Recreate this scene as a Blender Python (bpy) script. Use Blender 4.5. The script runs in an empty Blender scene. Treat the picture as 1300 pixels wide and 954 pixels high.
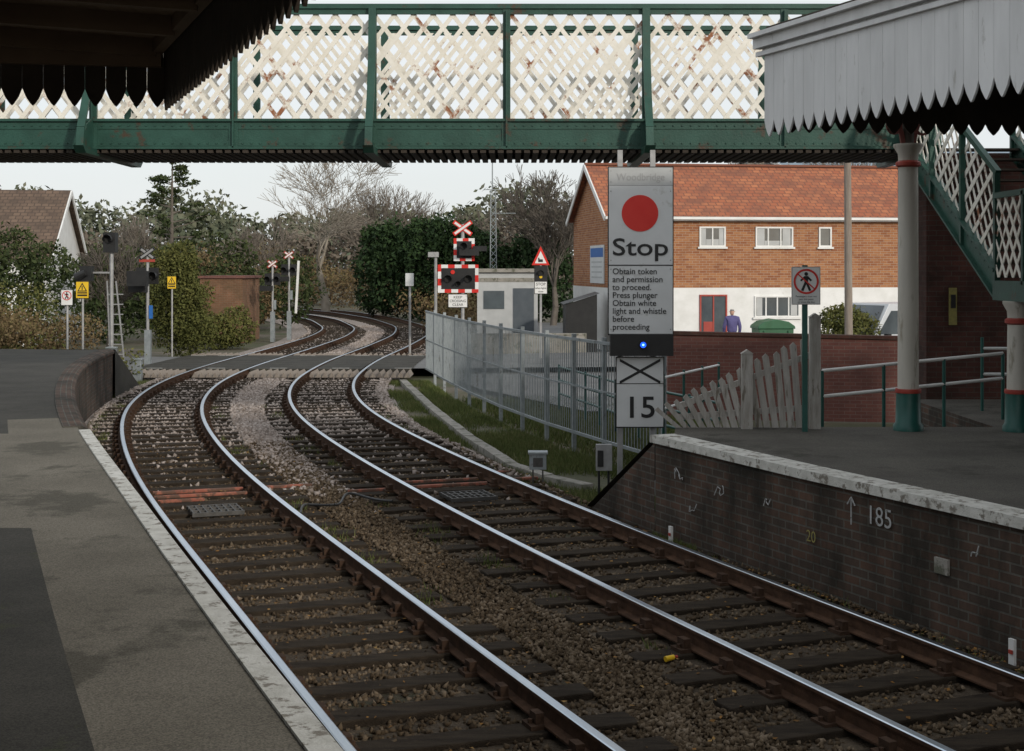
import bpy, math, random
import numpy as np
from mathutils import Vector, Matrix
random.seed(4); rng=np.random.default_rng(7)
sc=bpy.context.scene
sc.view_settings.view_transform='Standard'; sc.view_settings.look='None'; sc.view_settings.exposure=0

# ---------------------------------------------------------------- materials
def base(name):
    m=bpy.data.materials.new(name); m.use_nodes=True
    n=m.node_tree.nodes; l=m.node_tree.links
    return m,n,l,n['Principled BSDF']
def ramp(n,l,fac,stops):
    r=n.new('ShaderNodeValToRGB'); e=r.color_ramp.elements
    while len(e)>2: e.remove(e[-1])
    e[0].position=stops[0][0]; e[0].color=(*stops[0][1],1)
    e[1].position=stops[1][0]; e[1].color=(*stops[1][1],1)
    for p,c in stops[2:]:
        q=e.new(p); q.color=(*c,1)
    l.new(fac,r.inputs[0]); return r.outputs[0]
def pmat(name,c1,c2=None,scale=4,rough=.8,bump=0,bscale=None,metal=0,c3=None,s3=1.2,t3=.58,spec=.4,stretch=None,bdist=.02,speck=0):
    m,n,l,b=base(name)
    if c2 is None: c2=tuple(x*.82 for x in c1)
    tc=n.new('ShaderNodeTexCoord'); vec=tc.outputs['Object']
    if stretch:
        mp=n.new('ShaderNodeMapping'); mp.inputs['Scale'].default_value=stretch
        l.new(vec,mp.inputs[0]); vec=mp.outputs[0]
    no=n.new('ShaderNodeTexNoise'); no.inputs['Scale'].default_value=scale; no.inputs['Detail'].default_value=7; no.inputs['Roughness'].default_value=.6
    l.new(vec,no.inputs['Vector'])
    col=ramp(n,l,no.outputs['Fac'],[(.36,c1),(.64,c2)])
    if c3:
        n3=n.new('ShaderNodeTexNoise'); n3.inputs['Scale'].default_value=s3; n3.inputs['Detail'].default_value=8; n3.inputs['Roughness'].default_value=.68
        l.new(vec,n3.inputs['Vector'])
        f=ramp(n,l,n3.outputs['Fac'],[(t3,(0,0,0)),(t3+.07,(1,1,1))])
        mx=n.new('ShaderNodeMix'); mx.data_type='RGBA'
        l.new(f,mx.inputs[0]); l.new(col,mx.inputs[6]); mx.inputs[7].default_value=(*c3,1); col=mx.outputs[2]
    if speck:
        n4=n.new('ShaderNodeTexNoise'); n4.inputs['Scale'].default_value=110; n4.inputs['Detail'].default_value=2
        l.new(vec,n4.inputs['Vector']); g=ramp(n,l,n4.outputs['Fac'],[(.35,(1-speck,)*3),(.65,(1+speck,)*3)])
        mm=n.new('ShaderNodeMix'); mm.data_type='RGBA'; mm.blend_type='MULTIPLY'; mm.inputs[0].default_value=1
        l.new(col,mm.inputs[6]); l.new(g,mm.inputs[7]); col=mm.outputs[2]
    l.new(col,b.inputs['Base Color'])
    b.inputs['Roughness'].default_value=rough; b.inputs['Metallic'].default_value=metal
    b.inputs['Specular IOR Level'].default_value=spec
    if bump:
        nb=n.new('ShaderNodeTexNoise'); nb.inputs['Scale'].default_value=bscale or scale*6; nb.inputs['Detail'].default_value=5
        l.new(vec,nb.inputs['Vector'])
        bp=n.new('ShaderNodeBump'); bp.inputs['Strength'].default_value=bump; bp.inputs['Distance'].default_value=bdist
        l.new(nb.outputs['Fac'],bp.inputs['Height']); l.new(bp.outputs[0],b.inputs['Normal'])
    return m
def vmat(name,cols,rough=.8,spec=.25,nscale=.5,trans=0):
    """colour varies by per-face attribute 'var' plus a large noise"""
    m,n,l,b=base(name)
    at=n.new('ShaderNodeAttribute'); at.attribute_name='var'
    tc=n.new('ShaderNodeTexCoord'); no=n.new('ShaderNodeTexNoise'); no.inputs['Scale'].default_value=nscale; no.inputs['Detail'].default_value=4
    l.new(tc.outputs['Object'],no.inputs['Vector'])
    ma=n.new('ShaderNodeMath'); ma.operation='MULTIPLY_ADD'; ma.inputs[1].default_value=.55
    l.new(at.outputs['Fac'],ma.inputs[0])
    mb=n.new('ShaderNodeMath'); mb.operation='MULTIPLY'; mb.inputs[1].default_value=.5; l.new(no.outputs['Fac'],mb.inputs[0]); l.new(mb.outputs[0],ma.inputs[2])
    k=len(cols); col=ramp(n,l,ma.outputs[0],[(.1+.8*i/(k-1),c) for i,c in enumerate(cols)])
    l.new(col,b.inputs['Base Color']); b.inputs['Roughness'].default_value=rough; b.inputs['Specular IOR Level'].default_value=spec
    return m
def brickmat(name,c1,c2,mortar,w=.225,h=.075,ms=.012,stain=(.03,.03,.03),st=.6,bump=.5,sscale=1.3,stretch=(1,1,1),smax=.8):
    m,n,l,b=base(name)
    uv=n.new('ShaderNodeUVMap'); 
    br=n.new('ShaderNodeTexBrick'); br.inputs['Scale'].default_value=1; br.inputs['Brick Width'].default_value=w; br.inputs['Row Height'].default_value=h
    br.inputs['Mortar Size'].default_value=ms*.5; br.inputs['Mortar Smooth'].default_value=.2; br.inputs['Bias'].default_value=-.1
    br.inputs['Color1'].default_value=(*c1,1); br.inputs['Color2'].default_value=(*c2,1); br.inputs['Mortar'].default_value=(*mortar,1)
    l.new(uv.outputs[0],br.inputs['Vector'])
    tc=n.new('ShaderNodeTexCoord'); mp=n.new('ShaderNodeMapping'); mp.inputs['Scale'].default_value=stretch; l.new(tc.outputs['Object'],mp.inputs[0])
    no=n.new('ShaderNodeTexNoise'); no.inputs['Scale'].default_value=sscale; no.inputs['Detail'].default_value=8; no.inputs['Roughness'].default_value=.7
    l.new(mp.outputs[0],no.inputs['Vector'])
    f=ramp(n,l,no.outputs['Fac'],[(st-.2,(0,0,0)),(st+.12,(smax,)*3)])
    mx=n.new('ShaderNodeMix'); mx.data_type='RGBA'; l.new(f,mx.inputs[0]); l.new(br.outputs['Color'],mx.inputs[6]); mx.inputs[7].default_value=(*stain,1)
    l.new(mx.outputs[2],b.inputs['Base Color']); b.inputs['Roughness'].default_value=.9; b.inputs['Specular IOR Level'].default_value=.2
    bp=n.new('ShaderNodeBump'); bp.inputs['Strength'].default_value=bump; bp.inputs['Distance'].default_value=.01; bp.invert=True
    l.new(br.outputs['Fac'],bp.inputs['Height']); l.new(bp.outputs[0],b.inputs['Normal'])
    return m

M={}
M['asphalt']=pmat('asphalt',(.072,.066,.057),(.105,.097,.083),1.1,.88,.5,160,c3=(.050,.047,.038),s3=.7,t3=.53,bdist=.004,speck=.35,spec=.25)
M['asphalt_dark']=pmat('asphalt_dark',(.036,.034,.028),(.056,.052,.044),1.5,.88,.5,150,c3=(.048,.050,.028),s3=2,t3=.6,bdist=.004,speck=.35,spec=.25)
M['platform']=pmat('platform_asphalt',(.125,.112,.089),(.17,.153,.124),.9,.9,.6,150,c3=(.085,.077,.060),s3=.8,t3=.54,bdist=.004,speck=.34,spec=.2)
M['road']=pmat('road_asphalt',(.12,.12,.12),(.17,.17,.168),.8,.85,.2,90,c3=(.09,.09,.09),s3=.5)
M['concrete']=pmat('concrete',(.22,.21,.18),(.31,.29,.26),3,.85,.3,40,c3=(.12,.12,.09),s3=5,t3=.53)
M['wpaint']=pmat('worn_white_paint',(.46,.45,.41),(.60,.59,.55),8,.85,.3,60,c3=(.20,.18,.15),s3=9,t3=.53)
M['chalk']=pmat('chalk',(.36,.37,.37),(.45,.45,.45),8,.9,c3=(.10,.09,.08),s3=30,t3=.54)
M['white']=pmat('white_paint',(.68,.68,.66),(.78,.78,.77),2,.5,c3=(.55,.54,.5),s3=3,t3=.63)
M['fascia']=pmat('fascia_white',(.60,.60,.60),(.71,.71,.71),1.2,.6,c3=(.42,.41,.39),s3=2.5,t3=.62,stretch=(3,3,.6))
M['lattice']=pmat('rusty_white_paint',(.74,.70,.61),(.84,.81,.74),3,.6,.2,40,c3=(.27,.10,.04),s3=2.6,t3=.57)
M['green']=pmat('green_paint',(.014,.055,.040),(.022,.078,.058),3,.5,.15,40,c3=(.055,.035,.02),s3=2.6,t3=.58)
M['teal']=pmat('teal_paint',(.012,.075,.06),(.02,.10,.085),3,.4)
M['redp']=pmat('maroon_paint',(.32,.04,.03),(.38,.06,.04),4,.5)
M['black']=pmat('black_paint',(.012,.012,.013),(.02,.02,.02),4,.5)
M['galv']=pmat('galvanised_steel',(.25,.28,.29),(.34,.37,.385),6,.5,metal=.4,c3=(.17,.18,.18),s3=3)
M['steel']=pmat('grey_steel',(.3,.3,.3),(.4,.4,.4),6,.5,metal=.4)
M['dksteel']=pmat('dark_steel',(.06,.058,.055),(.10,.095,.09),9,.6,metal=.3)
M['railside']=pmat('rail_rust',(.055,.031,.020),(.095,.052,.032),9,.9,.3,60,spec=.15)
M['railtop']=pmat('rail_polished_sky_tint',(.50,.57,.66),(.62,.68,.75),2,.28,metal=1.0,stretch=(1,.2,1))  # blue tint in the base colour imitates reflected sky
M['sleeper']=pmat('timber_sleeper',(.024,.018,.013),(.050,.038,.027),2.5,.95,.8,30,c3=(.075,.057,.040),s3=7,t3=.6,stretch=(1,6,6),spec=.15)
M['chair']=pmat('chair_iron',(.040,.023,.015),(.07,.042,.028),12,.9,.3,spec=.15)
M['ballastbase']=pmat('ballast_bed',(.052,.037,.023),(.095,.070,.046),3,.95,1,28,c3=(.042,.040,.020),s3=1.3,t3=.58,bdist=.05)
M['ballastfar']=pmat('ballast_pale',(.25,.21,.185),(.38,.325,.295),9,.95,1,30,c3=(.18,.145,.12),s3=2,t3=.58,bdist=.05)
M['wood']=pmat('weathered_wood',(.30,.28,.25),(.44,.42,.39),6,.85,.3,30,c3=(.17,.15,.12),s3=4,stretch=(3,3,.5))
M['pole']=pmat('pole_wood',(.22,.18,.15),(.30,.26,.22),5,.9,.3,stretch=(4,4,.4))
M['darkwood']=pmat('canopy_timber',(.032,.025,.018),(.05,.038,.029),3,.8,.2)
M['bracket']=pmat('bracket_maroon',(.12,.03,.025),(.16,.05,.04),3,.6)
M['ceil']=pmat('canopy_boards',(.19,.135,.09),(.24,.175,.12),2,.8,.4,30,stretch=(9,.5,1))
M['beam']=pmat('canopy_beams',(.15,.105,.07),(.19,.135,.09),2,.8)
M['signwhite']=pmat('sign_white',(.58,.59,.59),(.66,.67,.67),1.5,.5,c3=(.48,.48,.46),s3=3,t3=.58)
M['signgrey']=pmat('sign_grey',(.40,.41,.41),(.47,.48,.48),2,.5)
M['signdk']=pmat('sign_letter_grey',(.34,.34,.34),(.37,.37,.37),2,.5)
M['red']=pmat('sign_red',(.58,.018,.012),(.62,.03,.02),3,.45)
M['yellow']=pmat('sign_yellow',(.75,.48,.02),(.8,.52,.03),3,.45)
M['ochre']=pmat('faded_yellow',(.30,.26,.08),(.22,.19,.07),20,.9)
M['blue']=pmat('blue_paint',(.02,.12,.40),(.03,.15,.46),3,.4)
M['slate']=pmat('slate_grey_paint',(.07,.085,.10),(.09,.105,.12),3,.5)
M['orange']=pmat('orange_duct',(.28,.085,.055),(.34,.13,.085),4,.8,c3=(.12,.065,.045),s3=5,t3=.46)
M['glass']=pmat('window_glass',(.05,.06,.07),(.10,.12,.13),.7,.08,spec=.9)
M['ground']=pmat('earth_and_grass',(.06,.07,.032),(.105,.09,.06),.6,.95,.7,12,c3=(.13,.11,.085),s3=.25,t3=.5,bdist=.05)
M['bark']=pmat('bark',(.15,.125,.10),(.24,.21,.18),3,.95)
M['barkpale']=pmat('bark_pale',(.24,.21,.17),(.33,.29,.24),3,.95)
M['barkdark']=pmat('bark_dark',(.10,.085,.07),(.15,.13,.11),3,.95)
M['rubber']=pmat('rubber',(.015,.015,.015),(.02,.02,.02),3,.8)
M['brickwall']=brickmat('platform_brick',(.085,.062,.050),(.145,.082,.058),(.15,.14,.12),w=.235,h=.082,ms=.018,stain=(.020,.019,.015),st=.52,sscale=1.5,bump=1,stretch=(1,1,.55),smax=.92)
M['brickred']=brickmat('orange_brick',(.40,.185,.085),(.26,.095,.045),(.40,.33,.26),w=.26,h=.09,ms=.014,stain=(.20,.09,.05),st=.72)
M['brickpurple']=brickmat('purple_brick',(.20,.085,.068),(.15,.06,.052),(.20,.15,.13),stain=(.10,.05,.045),st=.6)
M['brickbrown']=brickmat('brown_brick',(.24,.12,.07),(.18,.085,.05),(.24,.19,.14),stain=(.10,.07,.04),st=.55)
M['brickdark']=brickmat('pier_brick',(.13,.052,.04),(.09,.037,.03),(.11,.095,.08),stain=(.03,.02,.016),st=.5)
def tile(name,c1,c2,c3):
    m,n,l,b=base(name)
    uv=n.new('ShaderNodeUVMap'); br=n.new('ShaderNodeTexBrick'); br.inputs['Scale'].default_value=1
    br.inputs['Brick Width'].default_value=.3; br.inputs['Row Height'].default_value=.27; br.inputs['Mortar Size'].default_value=.022; br.inputs['Bias'].default_value=0
    br.inputs['Color1'].default_value=(*c1,1); br.inputs['Color2'].default_value=(*c2,1); br.inputs['Mortar'].default_value=(*c3,1)
    l.new(uv.outputs[0],br.inputs['Vector'])
    tc=n.new('ShaderNodeTexCoord'); no=n.new('ShaderNodeTexNoise'); no.inputs['Scale'].default_value=1.6; no.inputs['Detail'].default_value=8
    l.new(tc.outputs['Object'],no.inputs['Vector'])
    f=ramp(n,l,no.outputs['Fac'],[(.42,(0,0,0)),(.66,(.8,.8,.8))])
    mx=n.new('ShaderNodeMix'); mx.data_type='RGBA'; l.new(f,mx.inputs[0]); l.new(br.outputs['Color'],mx.inputs[6]); mx.inputs[7].default_value=(*c3,1)
    l.new(mx.outputs[2],b.inputs['Base Color']); b.inputs['Roughness'].default_value=.9
    bp=n.new('ShaderNodeBump'); bp.inputs['Strength'].default_value=.8; bp.inputs['Distance'].default_value=.03; bp.invert=True
    l.new(br.outputs['Fac'],bp.inputs['Height']); l.new(bp.outputs[0],b.inputs['Normal']); return m
M['tile']=tile('orange_tiles',(.45,.165,.075),(.34,.105,.05),(.20,.08,.05))
M['tilebrown']=tile('brown_tiles',(.17,.115,.08),(.13,.085,.06),(.08,.055,.04))
m,n,l,b=base('blue_lamp'); b.inputs['Base Color'].default_value=(.01,.08,.9,1); b.inputs['Emission Color'].default_value=(.01,.10,1,1); b.inputs['Emission Strength'].default_value=1.6; M['bluelamp']=m
m,n,l,b=base('blue_lamp_core'); b.inputs['Base Color'].default_value=(.2,.5,1,1); b.inputs['Emission Color'].default_value=(.25,.6,1,1); b.inputs['Emission Strength'].default_value=3; M['bluecore']=m
# vegetation
M['stone']=vmat('ballast_stone',[(.026,.018,.011),(.070,.049,.030),(.118,.086,.055),(.23,.18,.13)],.9,.15,.6)
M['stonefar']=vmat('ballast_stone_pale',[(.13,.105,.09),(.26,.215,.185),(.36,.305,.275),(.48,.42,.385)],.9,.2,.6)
M['grass']=vmat('grass_blades',[(.045,.058,.018),(.075,.100,.028),(.115,.135,.045),(.20,.175,.085)],.85,.15,.8)
M['dry']=vmat('dry_scrub',[(.06,.045,.025),(.13,.09,.048),(.19,.14,.075),(.12,.13,.04)],.9,.1,.7)
M['leafdk']=vmat('leaves_dark',[(.010,.022,.008),(.022,.045,.014),(.04,.075,.022)],.75,.25,.8)
M['leafmid']=vmat('leaves_mid',[(.018,.030,.010),(.040,.058,.019),(.078,.085,.034)],.8,.2,.6)
M['leafolive']=vmat('leaves_olive',[(.045,.052,.015),(.090,.098,.028),(.155,.145,.045)],.8,.2,.7)
M['leaffar']=vmat('leaves_distant_hazed',[(.075,.095,.065),(.12,.135,.09),(.17,.165,.12)],.9,.05,.06)  # leaf colours lightened to stand in for distance haze
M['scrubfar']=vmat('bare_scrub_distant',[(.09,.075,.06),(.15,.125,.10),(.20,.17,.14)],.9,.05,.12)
M['litter']=vmat('fallen_leaf',[(.10,.055,.02),(.24,.12,.035),(.34,.22,.08)],.85,.15,2)

# ---------------------------------------------------------------- mesh builder
class MB:
    def __init__(s): s.v=[];s.f=[];s.m=[];s.uv=[]
    def add(s,vs,fs,mi=0,uvs=None):
        o=len(s.v); s.v+= [tuple(p) for p in vs]
        for i,f in enumerate(fs):
            s.f.append(tuple(a+o for a in f)); s.m.append(mi); s.uv.append(uvs[i] if uvs else None)
    def box(s,x0,x1,y0,y1,z0,z1,mi=0):
        s.add([(x0,y0,z0),(x1,y0,z0),(x1,y1,z0),(x0,y1,z0),(x0,y0,z1),(x1,y0,z1),(x1,y1,z1),(x0,y1,z1)],
              [(0,3,2,1),(4,5,6,7),(0,1,5,4),(1,2,6,5),(2,3,7,6),(3,0,4,7)],mi)
    def cbox(s,c,sz,rz=0,mi=0):
        R=Matrix.Rotation(rz,3,'Z'); c=Vector(c); v=[]
        for z in(-.5,.5):
            for x,y in((-.5,-.5),(.5,-.5),(.5,.5),(-.5,.5)): v.append(c+R@Vector((x*sz[0],y*sz[1],z*sz[2])))
        s.add(v,[(0,3,2,1),(4,5,6,7),(0,1,5,4),(1,2,6,5),(2,3,7,6),(3,0,4,7)],mi)
    def beam(s,p0,p1,w,h,mi=0,up=(0,0,1)):
        p0=Vector(p0);p1=Vector(p1);d=(p1-p0).normalized();u=Vector(up)
        a=d.cross(u)
        if a.length<1e-4: a=d.cross(Vector((1,0,0)))
        a.normalize(); b=a.cross(d).normalized(); v=[]
        for p in(p0,p1):
            for i,j in((-.5,-.5),(.5,-.5),(.5,.5),(-.5,.5)): v.append(p+a*w*i+b*h*j)
        s.add(v,[(0,1,2,3),(4,7,6,5),(0,4,5,1),(1,5,6,2),(2,6,7,3),(3,7,4,0)],mi)
    def cyl(s,p0,p1,r0,r1=None,n=10,mi=0):
        if r1 is None:r1=r0
        p0=Vector(p0);p1=Vector(p1);d=(p1-p0).normalized()
        a=d.cross(Vector((0,0,1)))
        if a.length<1e-3:a=Vector((1,0,0))
        a.normalize();b=d.cross(a);v=[]
        for p,r in((p0,r0),(p1,r1)):
            for i in range(n):
                t=2*math.pi*i/n; v.append(p+a*math.cos(t)*r+b*math.sin(t)*r)
        s.add(v,[(i,(i+1)%n,n+(i+1)%n,n+i) for i in range(n)]+[tuple(range(n-1,-1,-1)),tuple(range(n,2*n))],mi)
    def lathe(s,x,y,prof,n=20,mi=0):
        v=[];f=[]
        for r,z in prof:
            for i in range(n):
                t=2*math.pi*i/n; v.append((x+r*math.cos(t),y+r*math.sin(t),z))
        for k in range(len(prof)-1):
            for i in range(n): f.append((k*n+i,k*n+(i+1)%n,(k+1)*n+(i+1)%n,(k+1)*n+i))
        f.append(tuple(range(n-1,-1,-1))); f.append(tuple(range((len(prof)-1)*n,len(prof)*n)))
        s.add(v,f,mi)
    def prism(s,poly,o,ax,ay,an,th,mi=0):
        o=Vector(o);ax=Vector(ax);ay=Vector(ay);an=Vector(an);n=len(poly)
        v=[o+ax*p[0]+ay*p[1] for p in poly]; v+=[p+an*th for p in v]
        s.add(v,[tuple(range(n)),tuple(range(2*n-1,n-1,-1))]+[(i,n+i,n+(i+1)%n,(i+1)%n) for i in range(n)],mi)
    def build(s,name,mats,parent=None,smooth=False,bevel=0,uv=False,loc=None,rz=0,auto=None):
        me=bpy.data.meshes.new(name); me.from_pydata(s.v,[],s.f)
        for mt in mats: me.materials.append(M[mt] if isinstance(mt,str) else mt)
        me.polygons.foreach_set('material_index',s.m)
        if uv:
            L=me.uv_layers.new(name='UVMap'); 
            for p in me.polygons:
                u=s.uv[p.index]
                if u is None:
                    nn=p.normal
                    if abs(nn.z)>.95: t=Vector((1,0,0)); w=Vector((0,1,0))
                    else:
                        t=Vector((-nn.y,nn.x,0)).normalized(); w=nn.cross(t).normalized()
                        if w.z<0:w=-w
                    for li,vi in zip(p.loop_indices,p.vertices):
                        co=me.vertices[vi].co; L.data[li].uv=(co.dot(t),co.dot(w))
                else:
                    for li,q in zip(p.loop_indices,u): L.data[li].uv=q
        if smooth: me.polygons.foreach_set('use_smooth',[True]*len(me.polygons))
        ob=bpy.data.objects.new(name,me); sc.collection.objects.link(ob)
        if smooth:
            try: me.set_sharp_from_angle(angle=math.radians(38))
            except Exception: pass
        if loc: ob.location=loc
        ob.rotation_euler[2]=rz
        if bevel:
            b=ob.modifiers.new('bevel','BEVEL'); b.width=bevel; b.segments=2; b.limit_method='ANGLE'
        if parent: par(ob,parent)
        return ob
def par(ob,p):
    ob.parent=p; ob.matrix_parent_inverse=Matrix.Translation(p.location).inverted()
def empty(name,loc):
    e=bpy.data.objects.new(name,None); e.location=loc; e.empty_display_size=.2; sc.collection.objects.link(e); return e
def npmesh(name,V,F,mat,var=None,parent=None,smooth=False):
    me=bpy.data.meshes.new(name); n=len(V); k=F.shape[1]; nf=len(F)
    me.vertices.add(n); me.vertices.foreach_set('co',np.ascontiguousarray(V,dtype=np.float32).ravel())
    me.loops.add(nf*k); me.loops.foreach_set('vertex_index',np.ascontiguousarray(F,dtype=np.int32).ravel())
    me.polygons.add(nf); me.polygons.foreach_set('loop_start',np.arange(0,nf*k,k,dtype=np.int32))
    me.update(calc_edges=True); me.validate()
    if var is not None:
        a=me.attributes.new('var','FLOAT','FACE'); a.data.foreach_set('value',np.asarray(var,dtype=np.float32))
    me.materials.append(M[mat]); ob=bpy.data.objects.new(name,me); sc.collection.objects.link(ob)
    if smooth: me.polygons.foreach_set('use_smooth',[True]*nf)
    if parent: par(ob,parent)
    return ob
def text(s,loc,cap,mat,parent=None,rz=0,width=None,name=None,bold=0,align='CENTER',sx=1):
    c=bpy.data.curves.new(name or 'lettering','FONT'); c.body=s; c.size=cap/.7; c.extrude=.001; c.offset=bold; c.align_x=align; c.resolution_u=4
    c.materials.append(M[mat]); ob=bpy.data.objects.new(name or 'lettering',c); sc.collection.objects.link(ob)
    ob.location=loc; ob.rotation_euler=(math.pi/2,0,rz); ob.scale[0]=sx
    if width:
        bpy.context.view_layer.update(); w=ob.dimensions.x
        if w>0: ob.scale[0]=width/w*sx
    if parent: par(ob,parent)
    return ob

# ---------------------------------------------------------------- track alignment
CL=[(-6,5.65),(2,2.45),(9.96,-.75),(11.73,-1.38),(14.5,-2.48),(17.7,-3.72),(21.75,-5.15),(26.8,-6.65),(30.7,-7.54),(36,-8.25),(41.8,-8.4),(51,-7.98),(60,-7.75),(68,-8.2),(80,-10.6),(92,-14.8),(104,-21),(125,-36)]
CR=[(-6,9.3),(2,6.05),(9.96,2.87),(11.9,2.08),(14.9,.86),(19.3,-.75),(23.7,-2.24),(28.2,-3.56),(32.6,-4.44),(37.3,-4.95),(44.2,-5.02),(52.2,-4.6),(61.4,-4.35),(70,-4.9),(82,-7.4),(94,-11.4),(106,-17.5),(127,-32)]
ZS=np.arange(-6,125,.25)
def mk(pts):
    p=np.array(pts); x=np.interp(ZS,p[:,0],p[:,1]); k=np.exp(-.5*(np.arange(-24,25)*.25/2.2)**2); k/=k.sum()
    xp=np.concatenate([x[0]-(x[1]-x[0])*np.arange(24,0,-1),x,x[-1]+(x[-1]-x[-2])*np.arange(1,25)])
    return np.convolve(xp,k,'valid')
TR={'L':mk(CL),'R':mk(CR)}
TD={k:np.gradient(v,.25) for k,v in TR.items()}
def off(w,z,o):
    x=np.interp(z,ZS,TR[w]); d=np.interp(z,ZS,TD[w]); q=math.sqrt(1+d*d)
    return (float(x+o/q),float(z-d*o/q))
def tang(w,z):
    return float(np.interp(z,ZS,TD[w]))
def sweep(mb,w,prof,z0,z1,step,mi=0,closed=True,mis=None):
    zs=np.arange(z0,z1+1e-6,step); n=len(prof); v=[]; S=0; Ss=[]; last=None
    for z in zs:
        c=off(w,z,prof[0][0]); 
        if last: S+=math.dist(c,last)
        last=c; Ss.append(S)
        for o,h in prof:
            q=off(w,z,o); v.append((q[0],q[1],h))
    cum=[0]
    for i in range(n): cum.append(cum[-1]+math.dist(prof[i],prof[(i+1)%n]))
    rngp=n if closed else n-1
    for i in range(rngp):
        fs=[];uv=[]
        for k in range(len(zs)-1):
            a=k*n+i;b=k*n+(i+1)%n; fs.append((a,a+n,b+n,b)); uv.append([(Ss[k],-cum[i]),(Ss[k+1],-cum[i]),(Ss[k+1],-cum[i+1]),(Ss[k],-cum[i+1])])
        if i==0: base_o=len(mb.v); mb.v+=v
        for f,u in zip(fs,uv): mb.f.append(tuple(a+base_o for a in f)); mb.m.append(mis[i] if mis else mi); mb.uv.append(u)
    if closed:
        for k in(0,len(zs)-1):
            mb.f.append(tuple(base_o+k*n+j for j in range(n))); mb.m.append(mi); mb.uv.append([(0,0)]*n)

# rails
G=.7175+.035
railp=[(-.075,-.158),(-.075,-.145),(-.012,-.13),(-.012,-.04),(-.035,-.03),(-.035,-.006),(-.026,0),(.026,0),(.035,-.006),(.035,-.03),(.012,-.04),(.012,-.13),(.075,-.145),(.075,-.158)]
for w,nm in(('L','railway_track'),('R','railway_track')):
    e=empty(nm,(off(w,12,0)[0],12,0))
    mb=MB()
    for sd in(-G,G):
        mis=[0]*14; mis[6]=1; mis[5]=1; mis[7]=1
        sweep(mb,w,[(sd+o,h) for o,h in railp],-4,122,.5,0,True,mis)
    mb.build('rails',['railside','railtop'],e)
    mb=MB(); mc=MB(); z=-3.0; i=0
    while z<118:
        d=tang(w,z); q=math.sqrt(1+d*d); a=math.atan2(-d,1); c=off(w,z,0)
        if not(40.2<z<47.2):
            r=random.uniform(-.03,.03)
            mb.cbox((c[0],c[1],-.23+random.uniform(-.012,.006)),(2.62+random.uniform(-.1,.1),.25+random.uniform(-.03,.02),.13),a+r,0)
            if z<70:
                for sd in(-G,G):
                    p=off(w,z,sd)
                    mc.cbox((p[0],p[1],-.158),(.34,.17,.03),a,0)
                    for s2 in(-.095,.095):
                        p2=off(w,z,sd+s2); mc.cbox((p2[0],p2[1],-.115),(.06,.11,.09),a,0)
                        p3=off(w,z,sd+s2*1.5); mc.cyl((p3[0],p3[1],-.15),(p3[0],p3[1],-.115),.018,None,6,0)
        z+=.66/q
    mb.build('sleepers',['sleeper'],e,bevel=.012)
    mc.build('chairs',['chair'],e)

# ---------------------------------------------------------------- ground sheets
mb=MB(); mb.add([(-900,-60,-.32),(900,-60,-.32),(900,1600,-.32),(-900,1600,-.32)],[(0,1,2,3)]); mb.build('ground',['ground'])
mb=MB(); zs=np.arange(-5,120,.5); v=[];f=[];ms=[]
for k,z in enumerate(zs):
    lo=off('L',z,-2.0 if z<34 else -2.3); ro=off('R',z,1.95 if z<20 else 1.75)
    for t in np.linspace(0,1,9):
        v.append((lo[0]+(ro[0]-lo[0])*t,lo[1]+(ro[1]-lo[1])*t,-.215 if 0<t<1 else -.29))
for k in range(len(zs)-1):
    for j in range(8): f.append((k*9+j,k*9+j+1,(k+1)*9+j+1,(k+1)*9+j)); 
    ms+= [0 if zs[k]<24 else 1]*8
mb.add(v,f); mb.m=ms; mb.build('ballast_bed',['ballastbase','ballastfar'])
def stones(name,N,zr,mat,pick,smin,smax,pw=1.0):
    P=[]
    u=rng.random(N*3)
    za,zb=zr
    zz=(za**(1-pw)+(zb**(1-pw)-za**(1-pw))*u)**(1/(1-pw)) if pw!=1 else za*(zb/za)**u
    for z in zz:
        p=pick(z)
        if p is not None: P.append(p)
        if len(P)>=N: break
    P=np.array(P); n=len(P)
    octv=np.array([(1,0,0),(-1,0,0),(0,1,0),(0,-1,0),(0,0,1),(0,0,-1)],float)
    octf=np.array([(0,2,4),(2,1,4),(1,3,4),(3,0,4),(2,0,5),(1,2,5),(3,1,5),(0,3,5)])
    s=rng.uniform(smin,smax,(n,1,1)); V=octv[None]*rng.uniform(.55,1.2,(n,6,1))*s+rng.normal(0,.18,(n,6,3))*s
    a=rng.uniform(0,6.28,n); ca,sa=np.cos(a)[:,None],np.sin(a)[:,None]
    x=V[:,:,0]*ca-V[:,:,1]*sa; y=V[:,:,0]*sa+V[:,:,1]*ca; b=rng.uniform(-.8,.8,n); cb,sb=np.cos(b)[:,None],np.sin(b)[:,None]
    z2=V[:,:,2]*cb-x*sb; x=x*cb+V[:,:,2]*sb
    V=np.stack([x,y,z2],2)+P[:,None,:]
    F=(octf[None]+(np.arange(n)*6)[:,None,None]).reshape(-1,3)
    npmesh(name,V.reshape(-1,3),F,mat,np.repeat(rng.random(n),8))
def pick(z,sl=.72):
    l=off('L',z,-1.5)[0]; r=off('R',z,1.6)[0]
    x=random.uniform(l,r); dm=9
    for w in'LR':
        c=off(w,z,0)[0]; q=1/math.sqrt(1+tang(w,z)**2); d=(x-c)*q
        if abs(abs(d)-G)<.13: return None
        if abs(d)<1.32 and random.random()<sl: return None
        dm=min(dm,abs(d))
    return (x,z,(-.215 if dm<1.32 else -.195)+random.uniform(-.015,.02))
stones('ballast_stones',46000,(7.0,25),'stone',pick,.014,.033,1.2)
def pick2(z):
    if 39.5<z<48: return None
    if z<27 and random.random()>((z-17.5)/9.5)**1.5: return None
    return pick(z,.35 if z>26 else .8)
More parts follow.
